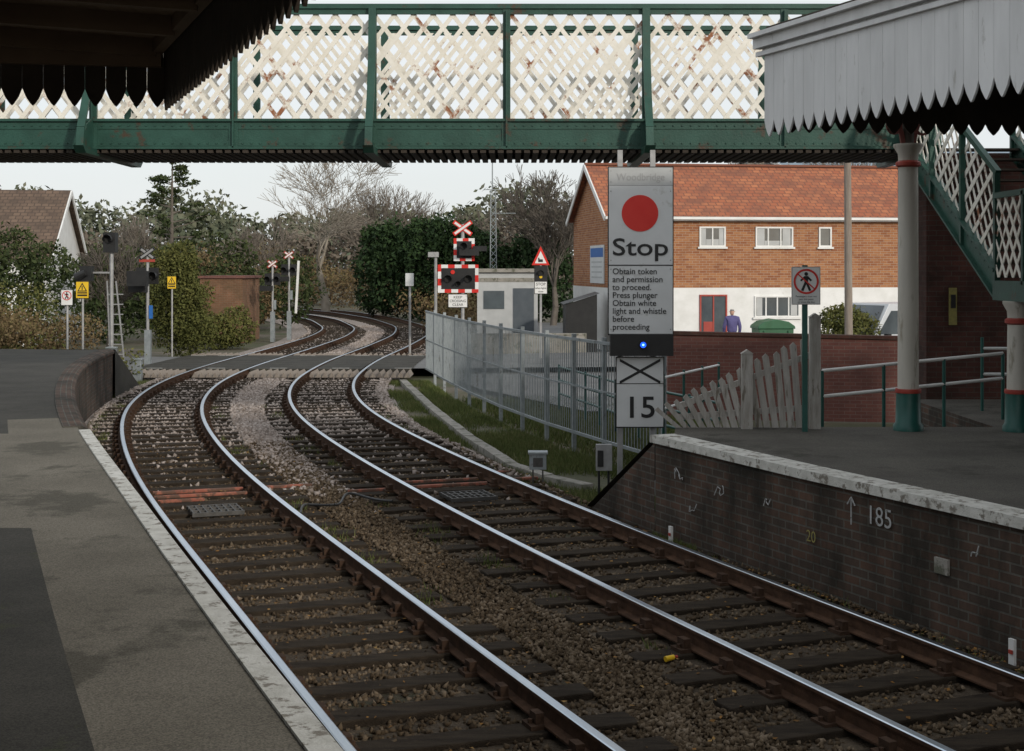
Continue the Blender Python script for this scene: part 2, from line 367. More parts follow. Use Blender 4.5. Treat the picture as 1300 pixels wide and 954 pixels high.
stones('pale_ballast_stones',30000,(17.5,75),'stonefar',pick2,.028,.055,1.2)

# ---------------------------------------------------------------- left platform
EO=-1.52
lp=empty('station_platform',(-4,10,0))
mb=MB(); zs=np.arange(-6,34.01,.5)
v=[];f=[];ms=[]
for z in zs:
    a=off('L',z,EO-.13); bk=a[0]-(12 if z<16 else max(3.2,12-(z-16)*1.6)); m=off('L',z,EO-.13-.80)
    v+= [(a[0],a[1],.95),(m[0],m[1],.95),(bk,a[1]+.3,.95),(bk,a[1]+.3,-.3)]
for k in range(len(zs)-1):
    for j in range(3): f.append((k*4+j,(k+1)*4+j,(k+1)*4+j+1,k*4+j+1))
    ms+= [0 if zs[k]<19 else 1, 1 if zs[k]<11.2 or zs[k]>17 else 0, 1]
mb.add(v,f); mb.m=ms
a=off('L',34,EO); b=off('L',37.5,EO)
mb.add([(a[0],a[1],.95),(a[0]-3.6,a[1],.95),(b[0]-3,b[1],-.3),(b[0],b[1],-.3)],[(0,1,2,3)],1)
mb.add([(a[0],a[1],.95),(b[0],b[1],-.3),(a[0],a[1],-.3)],[(0,1,2)],1)
mb.build('surface',['platform','asphalt_dark'],lp)
mb=MB(); sweep(mb,'L',[(EO-.06,.86),(EO-.06,-.3),(EO-.4,-.3),(EO-.4,.86)],-6,34,.5); mb.build('wall',['brickwall'],lp,uv=True)
mb=MB(); sweep(mb,'L',[(EO-.14,.966),(EO-.01,.966),(EO,.955),(EO,.87),(EO-.14,.87)],-6,17.8,.5); mb.build('white_edge',['wpaint'],lp)
mb=MB(); sweep(mb,'L',[(EO-.30,.965),(EO-.08,.965),(EO,.92),(EO,.86),(EO-.30,.86)],17.9,34,.5); mb.build('brick_coping',['brickwall'],lp,uv=True)

# ---------------------------------------------------------------- right platform
rp=empty('station_platform',(5,12,0))
E=[(1.62,16.45),(2.75,13.7),(3.96,10.97),(5.6,7.3),(7.4,3.3),(9.6,-1.5),(11.5,-6)]
def eline(d):
    out=[]
    for i,p in enumerate(E):
        q=E[min(i+1,len(E)-1)]; r=E[max(i-1,0)]; t=Vector((q[0]-r[0],q[1]-r[1])).normalized(); n=Vector((-t.y,t.x))
        out.append((p[0]+n.x*d,p[1]+n.y*d))
    return out
def strip(mb,d0,d1,z0,z1,mi=0,uv=False):
    A=eline(d0);B=eline(d1);S=0
    for i in range(len(A)-1):
        L=math.dist(A[i],A[i+1])
        mb.add([(*A[i],z0),(*A[i+1],z0),(*B[i+1],z1),(*B[i],z1)],[(0,1,2,3)],mi,[[(S,z0),(S+L,z0),(S+L,z1 if d0==d1 else z0+abs(d1-d0)),(S,z1 if d0==d1 else z0+abs(d1-d0))]]); S+=L
mb=MB(); A=eline(.3)
pts=[(*p,.95) for p in A]+[(24,-6,.95),(24,21,.95),(5.9,21,.95),(5.9,17.35,.95),(2.0,17.35,.95)]
mb.add(pts,[tuple(range(len(pts)))]); mb.build('surface',['asphalt'],rp)
mb=MB(); strip(mb,.05,.05,-.3,.86)
mb.build('wall',['brickwall'],rp,uv=True)
mb=MB()
mb.add([(1.66,16.5,.86),(.95,18.35,-.3),(1.66,16.5,-.3)],[(0,1,2)],0)
mb.add([(1.66,16.5,.93),(.95,18.35,-.2),(1.6,18.6,-.2),(2.3,17.3,.93)],[(0,1,2,3)],1)
mb.add([(.93,18.37,-.3),(1.6,18.6,-.3),(1.6,18.6,-.2),(.93,18.37,-.2)],[(0,1,2,3)],1)
mb.add([(2.0,17.36,-.3),(5.9,17.36,-.3),(5.9,17.36,.95),(2.0,17.36,.95)],[(0,1,2,3)],0)
mb.add([(5.9,17.36,-.3),(5.9,21,-.3),(5.9,21,.95),(5.9,17.36,.95)],[(0,1,2,3)],0)
mb.build('ramp_end',['brickwall','asphalt_dark'],rp,uv=True)
mb=MB(); strip(mb,0,0,.87,.96,0); strip(mb,0,.30,.96,.96,0); strip(mb,0,.06,.87,.87,0)
mb.add([(1.6,16.45,.87),(1.9,16.57,.87),(1.9,16.57,.96),(1.6,16.45,.96)],[(0,1,2,3)])
mb.build('coping',['wpaint'],rp)
th=math.atan2(-5.33,2.28)
def onwall(s,X,Z,z,cap,mat,nm):
    text(s,(X-.018*.92,Z-.018*.39,z),cap,mat,rp,rz=th,name=nm,bold=-.001)
def wx(Z):
    xs=[p[0] for p in eline(.05)];zs_=[p[1] for p in eline(.05)]
    return float(np.interp(-Z,[-q for q in zs_],xs))
onwall('185',wx(12.62),12.62,.60,.17,'chalk','chalk_number')
mbc=MB()
def stroke(Z,dz0,z0,dz1,z1,w=.010):
    a=Z-dz0;b=Z-dz1; mbc.beam((wx(a)-.022,a-.009,z0),(wx(b)-.022,b-.009,z1),w,w)
for q in((0,.55,0,.80),(0,.80,.05,.73),(0,.80,-.05,.73)): stroke(12.98,q[0],q[1],q[2],q[3])
rr=random.Random(21)
for Zc,zc,nn,sz in((16.0,.52,9,.16),(15.2,.46,7,.14),(15.7,.2,6,.12),(14.3,.5,5,.10),(11.55,.55,5,.1)):
    p=(0,zc)
    for i in range(nn):
        q=(p[0]+rr.uniform(-.04,.11)*sz/.14*.6,zc+rr.uniform(0,sz)); stroke(Zc,p[0],p[1],q[0],q[1],.007); p=q
mbc.build('chalk_scrawl',['chalk'],rp)
onwall('20',wx(13.55),13.55,.28,.11,'ochre','chalk_number_yellow')
mbp=MB(); mbp.beam((wx(11.95)-.012,11.95,.40),(wx(11.8)-.012,11.8,.40),.03,.13); mbp.build('concrete_patch',['concrete'],rp)
mb=MB(); 
for Zp,h in((11.0,.22),(15.9,.2)):
    X=wx(Zp)-.12; mb.cbox((X,Zp,-.2+h/2),(.06,.025,h),th,0); mb.cbox((X-.017,Zp-.01,-.2+h*.55),(.04,.01,.03),th,1)
mb.build('datum_post',['white','redp'])

# ---------------------------------------------------------------- footbridge
fb=empty('footbridge',(0,21,4.7))
YF,YB=21.0,22.9; ZB=4.67; ZT=6.80; XL,XR=-11,6.3
mb=MB()
for y in(YF,YB):
    mb.box(XL,XR,y-.015,y+.015,ZB+.02,5.06,0)
    mb.box(XL,XR,y-.09,y+.09,ZB-.02,ZB+.02,0)
    mb.box(XL,XR,y-.07,y+.07,5.06,5.10,0)
    mb.box(XL,XR,y-.05,y+.05,ZT-.07,ZT,0)
    mb.box(XL,XR,y-.018,y+.018,ZT-.15,ZT-.07,0)
    mb.box(XL,XR,y-.028,y-.016,4.95,5.05,0); mb.box(XL,XR,y-.028,y-.016,4.70,4.78,0)
for x in np.arange(XL,XR,.13):
    mb.cyl((x,YF-.028,5.0),(x,YF-.045,5.0),.014,None,6,0); mb.cyl((x,YF-.028,4.74),(x,YF-.045,4.74),.014,None,6,0)
posts=[-10.3,-8.25,-6.2,-4.12,-2.06,-.08,1.98,4.03,6.1]
for i,x in enumerate(posts):
    for y,s in((YF,-1),(YB,1)):
        mb.box(x-.055,x+.055,y-.03,y+.03,5.1,ZT-.05,0)
        mb.box(x-.012,x+.012,min(y,y+s*.09),max(y,y+s*.09),ZB,ZT-.1,0)
        mb.box(x-.07,x+.07,y-.034,y-.028,ZB+.02,5.06,0)
    if i%2==0:
        mb.prism([(-.75,0),(2.55,0),(2.4,-.10),(-.6,-.10)],(x-.075,YF,ZB-.02),(0,1,0),(0,0,1),(1,0,0),.15,0)
        for y,s in((YF,-1),(YB,1)):
            pts=[(.66,ZB-.02),(.60,ZB+.25),(.36,ZB+.7),(.17,ZB+1.3),(.07,ZT-.06)]
            for a,b in zip(pts,pts[1:]): mb.beam((x,y+s*a[0],a[1]),(x,y+s*b[0],b[1]),.11,.05,0,up=(0,1,0))
            mb.prism([(0,0),(.6,0),(.34,.32),(.12,.42),(0,.42)],(x-.008,y,ZB),(0,s,0),(0,0,1),(1,0,0),.016,0)
mb.build('girders',['green'],fb,bevel=0)
mb=MB()
mb.box(XL,XR,YF+.03,YB-.03,4.72,4.80,0)
for x in np.arange(XL,XR,.13): mb.box(x,x+.085,YF-.06,YB+.06,ZB-.075,ZB-.022,0)
mb.build('deck',['darkwood'],fb)
def lattice(mb,o,ax,L,z0,z1,pitch,w,slope,th,nrm,shear=0,mi=0):
    o=Vector(o);ax=Vector(ax);nrm=Vector(nrm);H=z1-z0; run=H/slope
    for layer,sg in((0,1),(1,-1)):
        u=-run
        while u<L+run:
            a,b=(u,u+run) if sg>0 else (u+run,u)
            t0,t1=0,1
            if abs(b-a)>1e-6:
                ta,tb=(0-a)/(b-a),(L-a)/(b-a); lo,hi=min(ta,tb),max(ta,tb); t0=max(t0,lo);t1=min(t1,hi)
            if t1-t0>.02:
                hw=w/2*math.sqrt(1+1/slope**2)
                x0=a+(b-a)*t0;x1=a+(b-a)*t1; h0=z0+H*t0; h1=z0+H*t1
                q=[(max(0,x0-hw),h0),(min(L,x0+hw),h0),(min(L,x1+hw),h1),(max(0,x1-hw),h1)]
                q=[(p,r+shear*p) for p,r in q]
                mb.prism(q,o+nrm*(th+.003)*layer,ax,(0,0,1),nrm,th,mi)
            u+=pitch
mb=MB()
lattice(mb,(XL,YF+.02,0),(1,0,0),XR-XL,5.10,ZT-.12,.29,.064,1.3,.008,(0,1,0))
mb.build('lattice_near',['lattice'],fb)
mb=MB()
lattice(mb,(XL+.13,YB-.04,0),(1,0,0),XR-XL-.13,5.10,ZT-.12,.29,.064,1.3,.008,(0,1,0))
mb.build('lattice_far',['lattice'],fb)
A=Vector((5.8,20.9,4.72)); B=Vector((6.0,17.5,2.72)); 
mb=MB(); ml=MB(); mt=MB()
W=1.6
for dx in(0,W):
    a=A+Vector((dx,0,0)); b=B+Vector((dx,0,0))
    mb.beam(a+Vector((0,0,-.02)),b+Vector((0,0,-.02)),.03,.30)
    mb.beam(a+Vector((0,0,.14)),b+Vector((0,0,.14)),.14,.03); mb.beam(a+Vector((0,0,-.18)),b+Vector((0,0,-.18)),.14,.03)
    mb.beam(a+Vector((0,0,1.35)),b+Vector((0,0,1.35)),.07,.07)
    for t in(0,.34,.67,1):
        p=a.lerp(b,t); mb.beam(p+Vector((-.02,0,-.2)),p+Vector((-.02,0,1.35)),.07,.07)
    for t in np.linspace(.03,.97,24):
        p=a.lerp(b,t); mb.cyl(p+Vector((-.016,0,.05)),p+Vector((-.032,0,.05)),.014,None,6)
    d=(b-a); L=math.hypot(d.x,d.y); ax=Vector((d.x/L,d.y/L,0)); 
    lattice(ml,a+Vector((.0,0,0)),ax,L,.16,1.3,.25,.055,1.25,.008,(1,0,0),shear=d.z/L)
for i in range(12):
    p=A.lerp(B,(i+.5)/12); mt.box(p.x+.03,p.x+W-.03,p.y-.14,p.y+.14,p.z-.03,p.z,0)
mb.box(5.95,6.0+W,15.6,17.5,2.50,2.56); mb.box(5.93,5.97,15.6,17.5,2.50,2.74); mb.box(5.95,6.0+W,15.58,15.62,2.50,2.74)
mt.box(5.98,5.98+W,15.63,17.48,2.66,2.71)
for z in(3.75,): mb.box(5.93,5.99,15.6,17.5,z,z+.07)
for y in(15.63,16.5): mb.box(5.93,5.99,y-.03,y+.03,2.7,3.8)
lattice(ml,(5.96,15.65,0),(0,1,0),1.85,2.78,3.75,.25,.055,1.25,.008,(1,0,0))
mb.build('stair_stringers',['green'],fb); 
ml.build('stair_lattice',['lattice'],fb)
mt.build('treads',['darkwood'],fb)
cream=pmat('column_cream',(.50,.47,.41),(.58,.55,.49),1.5,.55,c3=(.33,.30,.24),s3=3,t3=.58,stretch=(3,3,.5))
def column(name,x,y,z0,z1,r,parent=None):
    mb=MB()
    mb.lathe(x,y,[(r*1.55,z0),(r*1.55,z0+.06),(r*1.3,z0+.10),(r*1.22,z0+.45)],24,1)
    mb.lathe(x,y,[(r*1.3,z0+.45),(r*1.35,z0+.47),(r*1.3,z0+.50)],24,2)
    mb.lathe(x,y,[(r*1.08,z0+.50),(r,z1-.28)],24,0)
    mb.lathe(x,y,[(r,z1-.28),(r*1.28,z1-.26),(r*1.28,z1-.22),(r,z1-.20)],24,2)
    mb.lathe(x,y,[(r,z1-.20),(r*1.05,z1-.12),(r*1.5,z1-.03),(r*1.5,z1)],24,0)
    mb.build(name,[cream,'teal','redp'],parent,smooth=True)
column('station_column',4.75,17.0,.95,4.38,.115)
column('station_column',6.02,16.9,.95,2.5,.11)
mb=MB(); mb.box(6.15,10.5,21.05,22.6,-.3,4.60); mb.build('brick_pier',['brickdark'],uv=True)
mb=MB(); mb.box(6.48,6.59,21.0,21.04,2.05,2.6,0); mb.box(6.50,6.57,20.99,21.0,2.3,2.5,1); mb.build('yellow_notice',['ochre','black'])

# ---------------------------------------------------------------- canopies
def valance(mb,p0,p1,zt,zb,pitch,th,mi=0,gap=.004,flip=1,deep=.13):
    p0=Vector((*p0,0));p1=Vector((*p1,0));L=(p1-p0).length;ax=(p1-p0)/L;n=int(L/pitch);pitch=L/n
    nr=Vector((-ax.y,ax.x,0))*flip
    for i in range(n):
        a=gap/2;b=pitch-gap/2;m=pitch/2;d=deep
        poly=[(a,zt),(a,zb+d),(a+.03*pitch/.2,zb+d*.55),(m-.28*pitch,zb+d*.42),(m-.09*pitch,zb+.1*d),(m,zb),(m+.09*pitch,zb+.1*d),(m+.28*pitch,zb+d*.42),(b-.03*pitch/.2,zb+d*.55),(b,zb+d),(b,zt)]
        mb.prism(poly,p0+ax*pitch*i,ax,(0,0,1),nr,th,mi)
rc=empty('platform_canopy',(6,12,5))
f0=(2.83,15.9); f1=(2.83+.36*18,15.9-18)
mb=MB(); valance(mb,f0,f1,5.36,4.36,.205,.022,0,deep=.18)
mb.build('valance',['fascia'],rc)
mb=MB()
d=Vector((.339,-.941,0)); n=Vector((-.941,-.339,0))
P0=Vector((*f0,0))-d*.12; P1=Vector((*f1,0))
mb.beam(P0+n*.03+Vector((0,0,5.42)),P1+n*.03+Vector((0,0,5.42)),.10,.12)
mb.beam(P0+n*.07+Vector((0,0,5.50)),P1+n*.07+Vector((0,0,5.50)),.16,.05)
mb.beam(P0+n*.02+Vector((0,0,5.30)),P1+n*.02+Vector((0,0,5.30)),.05,.05)
e0=Vector((*f0,0)); e1=e0+Vector((6,.9,0))
mb.beam(e0+Vector((0,.05,5.45)),e1+Vector((0,.05,5.45)),.1,.2)
mb.build('gutter',['fascia'],rc)
mb=MB(); valance(mb,(f0[0]+.03,f0[1]+.02),(e1.x,e1.y),5.34,4.42,.20,.02); mb.build('end_valance',['darkwood'],rc)
mb=MB()
r=[(f0[0]+.02,f0[1]),(f1[0]+.02,f1[1]),(18,-2.1),(9,16.8)]
mb.add([(*p,5.50) for p in r]+[(*p,5.60) for p in r],[(0,1,2,3),(7,6,5,4),(0,4,5,1),(3,2,6,7),(0,3,7,4)])
mb.build('roof',['darkwood'],rc)
mb=MB()
for i in range(13):
    y=15.6-i*1.3; x=2.9+.36*(15.9-y); mb.beam((x,y,5.36),(x+6,y+.9,5.36),.08,.16)
for k in(1.9,3.6): mb.beam((f0[0]+k,f0[1]+.2,5.18),(f1[0]+k,f1[1],5.18),.12,.2)
def arc(mb,c,r,a0,a1,w,ax,n=12,mi=0):
    ax=Vector(ax);c=Vector(c);pr=None
    for i in range(n+1):
        a=a0+(a1-a0)*i/n; p=c+ax*r*math.cos(a)+Vector((0,0,r*math.sin(a)))
        if pr: mb.beam(pr,p,w,w,mi,up=(0,1,0))
        pr=p
for bx,by in((4.75,17.0),(6.3,13.3)):
    for ax in((-.94,-.34,0),(.94,.34,0)):
        axv=Vector(ax); o=Vector((bx,by,4.3))
        arc(mb,o+axv*.85+Vector((0,0,.0)),.78,math.pi,math.pi/2,.05,ax,mi=1)
        arc(mb,o+axv*.42+Vector((0,0,.58)),.17,0,2*math.pi,.03,ax,mi=1)
        arc(mb,o+axv*.2+Vector((0,0,.3)),.10,0,2*math.pi,.03,ax,mi=1)
        mb.beam(o+Vector((0,0,.8)),o+axv*1.2+Vector((0,0,.85)),.06,.07)
    mb.cyl((bx,by,4.3),(bx,by,5.3),.07)
mb.build('rafters_and_brackets',['darkwood','bracket'],rc)
column('station_column',6.6,12.1,.95,4.38,.115)
mb=MB(); mb.box(10.9,17,-12,15.5,.95,7.2); mb.add([(10.6,-12.3,7.2),(17.3,-12.3,7.2),(17.3,15.8,7.2),(10.6,15.8,7.2),(14,-9,9.2),(14,12,9.2)],[(0,1,4),(1,2,5,4),(2,3,5),(3,0,4,5)],1)
for y in(-8,-4,0,4,8,12): mb.box(10.86,10.9,y,y+1.2,2,4,2)
mb.build('unseen_station_building',['brickdark','tilebrown','glass'],uv=True)  # building out of camera view, put here to shade the foreground
# left canopy
lc=empty('platform_canopy',(-4,8,4.5))
mb=MB(); ZE=11.35
pv=[off('L',z,EO+.02) for z in (ZE,8.5,6,3.5,1,-1.5,-4)]
for a,b in zip(pv,pv[1:]): valance(mb,a,b,4.64,4.09,.16,.02,0,deep=.13)
pe=[pv[0],(-9.9,9.9)]
valance(mb,(pv[0][0]+.03,pv[0][1]+.005),pe[1],4.5,4.12,.15,.02,0,deep=.13)
mb.build('valance',['darkwood'],lc)
mb=MB()
bot=[(*p,4.62) for p in pv]+[(-11,-4,5.3),(-9.9,9.9,5.0)]
nb=len(bot); top=[(x,y,z+.1) for x,y,z in bot]
mb.add(bot+top,[tuple(range(nb)),tuple(range(2*nb-1,nb-1,-1))]+[(i,(i+1)%nb,nb+(i+1)%nb,nb+i) for i in range(nb)])
mb.build('boarding',['ceil'],lc)
mb=MB()
for z in np.arange(-3,11.3,.95):
    p=off('L',z,EO); mb.beam((p[0]-.05,p[1],4.56),(-10.2,p[1]-1.4,4.93),.07,.14)
for k in(1.6,3.4): 
    for a,b in zip(pv,pv[1:]): mb.beam((a[0]-k,a[1]-.1,4.50+k*.03),(b[0]-k,b[1]-.1,4.50+k*.03),.12,.16)
for a,b in zip(pv,pv[1:]): mb.beam((a[0]-.06,a[1],4.57),(b[0]-.06,b[1],4.57),.08,.10)
mb.beam((pv[0][0],pv[0][1]-.05,4.50),(-9.9,9.85,4.56),.08,.16)
mb.add([(pv[0][0],pv[0][1],4.45),(-9.9,9.9,4.45),(-9.9,9.9,5.05),(pv[0][0],pv[0][1],4.70)],[(0,1,2,3)])
mb.build('rafters',['beam'],lc)
mb=MB(); mb.box(-14,-7.2,-12,8.6,.95,6.5); mb.build('unseen_station_building',['brickdark'],uv=True)  # unseen block beside the left canopy, added to darken that side

# ---------------------------------------------------------------- STOP board
sb=empty('stop_board',(1.77,19.5,0)); YS=19.5
mb=MB()
mb.box(1.332,2.209,YS,YS+.02,1.99,4.026,0)
mb.box(1.332,2.209,YS,YS+.02,4.03,4.276,1)
mb.box(1.318,2.223,YS+.003,YS+.03,1.97,4.29,2)
mb.box(1.345,2.21,YS-.10,YS+.06,1.69,1.985,2)
mb.box(1.44,2.08,YS-.004,YS+.02,.712,1.66,0)
mb.box(1.425,2.095,YS,YS+.026,.695,1.675,2)
mb.box(1.332,2.209,YS-.003,YS-.001,2.925,2.94,2)
mb.box(1.44,2.08,YS-.008,YS-.005,1.30,1.31,2)
for s in(-1,1):
    mb.prism([(-.28,-.155*s-.02),(-.28,-.155*s+.02),(.28,.155*s+.02),(.28,.155*s-.02)] ,(1.76,YS-.008,1.475),(1,0,0),(0,0,1),(0,-1,0),.002+.001*s,2)
mb.cyl((1.76,YS-.006,3.647),(1.76,YS,3.647),.252,None,48,3)
for x in(1.49,1.94): mb.box(x-.035,x+.035,YS+.03,YS+.10,-.3,4.52,4)
for z in(.95,1.6,2.3,3.3,4.1): mb.box(1.45,1.98,YS+.026,YS+.05,z,z+.05,4)
mb.cyl((1.79,YS-.10,1.845),(1.79,YS-.16,1.845),.055,.05,20,2)
mb.cyl((1.79,YS-.12,1.845),(1.79,YS-.165,1.845),.040,None,20,5)
mb.cyl((1.79,YS-.165,1.845),(1.79,YS-.169,1.845),.014,None,14,6)
for x in(1.36,2.18):
    for z in(2.05,2.88,3.0,3.95,4.08,4.23): mb.cyl((x,YS-.004,z),(x,YS,z),.010,None,8,4)
mb.build('boards',['signwhite','signgrey','black','red','steel','bluelamp','bluecore'],sb)
text('Woodbridge',(1.77,YS-.004,4.10),.10,'signdk',sb,width=.66)
text('Stop',(1.765,YS-.006,3.07),.235,'black',sb,width=.76,bold=.003)
for i,s in enumerate(['Obtain token','and permission','to proceed.','Press plunger','Obtain white','light and whistle','before','proceeding']):
    text(s,(1.38,YS-.006,2.81-i*.109),.082,'black',sb,align='LEFT',bold=.0006,sx=.97)
text('15',(1.76,YS-.008,.84),.29,'black',sb,width=.34,bold=.004)

def pict(mb,x,y,z,r,mi,mr):
    n=28
    for i in range(n):
        a=2*math.pi*i/n;b=2*math.pi*(i+1)/n
        mb.add([(x+r*math.cos(a),y,z+r*math.sin(a)),(x+r*math.cos(b),y,z+r*math.sin(b)),(x+r*.84*math.cos(b),y,z+r*.84*math.sin(b)),(x+r*.84*math.cos(a),y,z+r*.84*math.sin(a))],[(0,1,2,3)],mr)
    mb.cyl((x,y-.001,z+.60*r),(x,y+.001,z+.60*r),.15*r,None,12,mi)
    k=r
    for q in([(-.17,.43),(.17,.43),(.14,-.1),(-.14,-.1)],[(-.14,-.08),(.06,-.08),(-.22,-.76),(-.42,-.70)],[(-.06,-.08),(.14,-.08),(.40,-.70),(.22,-.76)],[(-.15,.42),(-.12,.22),(-.40,.0),(-.48,.12)],[(.15,.42),(.12,.22),(.36,.0),(.46,.12)]):
        mb.add([(x+a*k,y-.0005,z+b*k) for a,b in q],[(0,1,2,3)],mi)
    mb.prism([(-.66*k,.52*k),(-.60*k,.60*k),(.66*k,-.52*k),(.60*k,-.60*k)],(x,y-.003,z),(1,0,0),(0,0,1),(0,-1,0),.001,mr)
ts=empty('trespass_sign',(3.48,16.8,.95))
mb=MB(); mb.box(3.45,3.51,16.83,16.88,.95,2.93,1); mb.box(3.325,3.645,16.8,16.815,2.47,2.9,0); mb.box(3.315,3.655,16.805,16.82,2.46,2.91,4)
pict(mb,3.485,16.796,2.735,.15,2,3)
mb.build('plate_and_post',['white','teal','black','red','steel'],ts)
for i,s in enumerate(['Passengers must not','pass this point','or cross the line']): text(s,(3.485,16.796,2.55-i*.034),.021,'black',ts)
# ---------------------------------------------------------------- picket fence, railings, steel fence
mb=MB(); random.seed(3)
x=1.98
while x<3.62:
    t=(x-1.98)/1.66; top=1.22+t*.88+random.uniform(-.02,.02); ln=-.20*(1-t)-.05+random.uniform(-.015,.015)
    mb.prism([(0,.96),(.078,.96),(.078+ln,top-.04),(.039+ln,top),(ln,top-.04)],(x,17.2+random.uniform(-.01,.01),0),(1,0,0),(0,0,1),(0,1,0),.02)
    x+=.098
mb.beam((2.0,17.25,1.08),(3.65,17.25,1.2),.04,.07); mb.beam((2.0,17.25,1.2),(3.65,17.25,1.85),.04,.07)
for x,t in((2.84,1.86),(3.66,2.30)): mb.box(x-.065,x+.065,17.10,17.19,.9,t); mb.prism([(-.075,0),(.075,0),(0,.05)],(x,17.09,t),(1,0,0),(0,0,1),(0,1,0),.11)
mb.build('picket_fence',['wood'])
def railing(name,pts,hs,r=.025,mi_top='white',post='teal',ph=1.0,sp=1.2):
    mb=MB()
    for a,b in zip(pts,pts[1:]):
        a=Vector(a);b=Vector(b);L=(b-a).length;n=max(1,int(L/sp))
        for h in hs: mb.cyl(a+Vector((0,0,h)),b+Vector((0,0,h)),r,None,10,0)
        for i in range(n+1):
            p=a.lerp(b,i/n); mb.cyl(p,p+Vector((0,0,ph)),r*1.05,None,10,1)
    mb.build(name,[mi_top,post],smooth=True)
railing('handrail',[(3.85,17.6,.62),(6.3,18.2,.80)],[1.0,.68],.022,sp=.75)
railing('handrail',[(6.4,19.3,.95),(9.5,19.0,.95)],[.85,.5],.022,sp=1.2)
railing('handrail',[(2.2,20.6,.35),(3.5,24,.3)],[.95,.5],.02)
railing('handrail',[(1.0,30,-.1),(1.9,26,-.1),(3.2,22,-.1)],[.9,.62,.34],.024,'teal','teal',.95,1.0)
FP=[(2.25,21.2),(1.5,23.3),(.62,26),(-.25,29.2),(-1.0,32.5),(-1.75,36.3),(-2.45,40.2)]
mb=MB()
P=[]
for a,b in zip(FP,FP[1:]):
    L=math.dist(a,b);n=max(1,round(L/.11))
    for i in range(n): P.append((a[0]+(b[0]-a[0])*i/n,a[1]+(b[1]-a[1])*i/n))
    ax=math.atan2(b[1]-a[1],b[0]-a[0])
    for zz in(1.66,.05): mb.beam((*a,zz),(*b,zz),.035,.05)
    mb.beam((*a,.86),(*b,.86),.02,.03)
    for i in range(2 if L>2.5 else 1):
        t=i/2; q=(a[0]+(b[0]-a[0])*t,a[1]+(b[1]-a[1])*t); mb.cbox((q[0]+.02,q[1]+.05,.72),(.06,.07,2.06),ax)
for p in P: mb.cbox((p[0],p[1],.85),(.012,.012,1.62),.5)
mb.build('steel_fence',['galv'])
mb=MB(); TP=[(-3.05,39.5),(-2.7,37.3),(-1.75,31.5),(-.8,26.3),(0,22.6),(.55,21.3),(1.1,20.4)]
for a,b in zip(TP,TP[1:]):
    L=math.dist(a,b);n=max(1,int(L/.9))
    for i in range(n):
        p=[a[j]+(b[j]-a[j])*(i+.01)/n for j in(0,1)];q=[a[j]+(b[j]-a[j])*(i+.985)/n for j in(0,1)]
        mb.beam((*p,-.27+random.uniform(-.008,.008)),(*q,-.27+random.uniform(-.008,.008)),.20,.12)
mb.build('cable_trough',['concrete'],bevel=.01)
mb=MB(); mb.box(.25,.49,20.2,20.4,.02,.24,0); mb.box(.23,.51,20.18,20.42,.24,.27,0); mb.box(.29,.31,20.25,20.35,-.3,.02,1); mb.box(.43,.45,20.25,20.35,-.3,.02,1); mb.box(.30,.44,20.194,20.2,.06,.19,1)
mb.build('lineside_cabinet',['galv','dksteel'],bevel=.006)
mb=MB()
for x in(1.17,1.30): mb.box(x,x+.03,19.3,19.34,-.3,.50,1)
mb.box(1.14,1.36,19.24,19.3,.14,.5,0); mb.box(1.16,1.24,19.22,19.24,.2,.42,1)
mb.build('plunger_box',['steel','black'],bevel=.005)
def across(w,z,o0,o1,h,wd,mb,mi=0):
    a=off(w,z,o0);b=off(w,z,o1); mb.beam((*a,h),(*b,h),wd,.045,mi)
mb=MB()
across('L',19.4,-.62,.62,-.155,.07,mb); across('L',19.05,-.62,.62,-.155,.05,mb); across('L',19.5,.85,1.6,-.17,.06,mb)
across('R',19.9,-.62,.62,-.155,.07,mb); across('R',20.3,-.62,.62,-.155,.05,mb); across('R',19.9,-1.4,-.85,-.17,.06,mb); across('R',20.2,.85,1.5,-.17,.06,mb)
across('L',18.7,-.62,.0,-.155,.04,mb); across('R',20.9,.85,1.3,-.17,.05,mb)
mb.build('orange_cable_duct',['orange'],bevel=.012)
mb=MB(); pr=None
for i in range(26):
    t=i/25; p=off('L',17.2+.9*math.sin(t*2.2)+.3*math.sin(t*11),.95+t*1.3); p=(p[0],p[1],-.14+.01*math.sin(t*20))
    if pr: mb.cyl(pr,p,.016,None,6)
    pr=p
mb.build('loose_cable',['black'],smooth=True)
for w,z in(('L',17.8),('R',18.9)):
    mb=MB(); c=off(w,z,0); a=math.atan2(-tang(w,z),1)
    ca,sa=math.cos(a),math.sin(a)
    def T(u,v,h): return (c[0]+u*ca-v*sa,c[1]+u*sa+v*ca,h)
    for u in np.linspace(-.30,.30,8): mb.beam(T(u,-.28,-.14),T(u,.28,-.14),.018,.04)
    for v in(-.28,-.09,.1,.28): mb.beam(T(-.32,v,-.143),T(.32,v,-.143),.025,.05)
    mb.build('drain_grate',['dksteel'])
mb=MB(); mb.cyl((1.20,11.1,-.165),(1.27,11.14,-.16),.022,.02,12,0); mb.cyl((1.27,11.14,-.16),(1.30,11.16,-.16),.012,.012,8,1); mb.build('drink_bottle',['yellow','redp'])

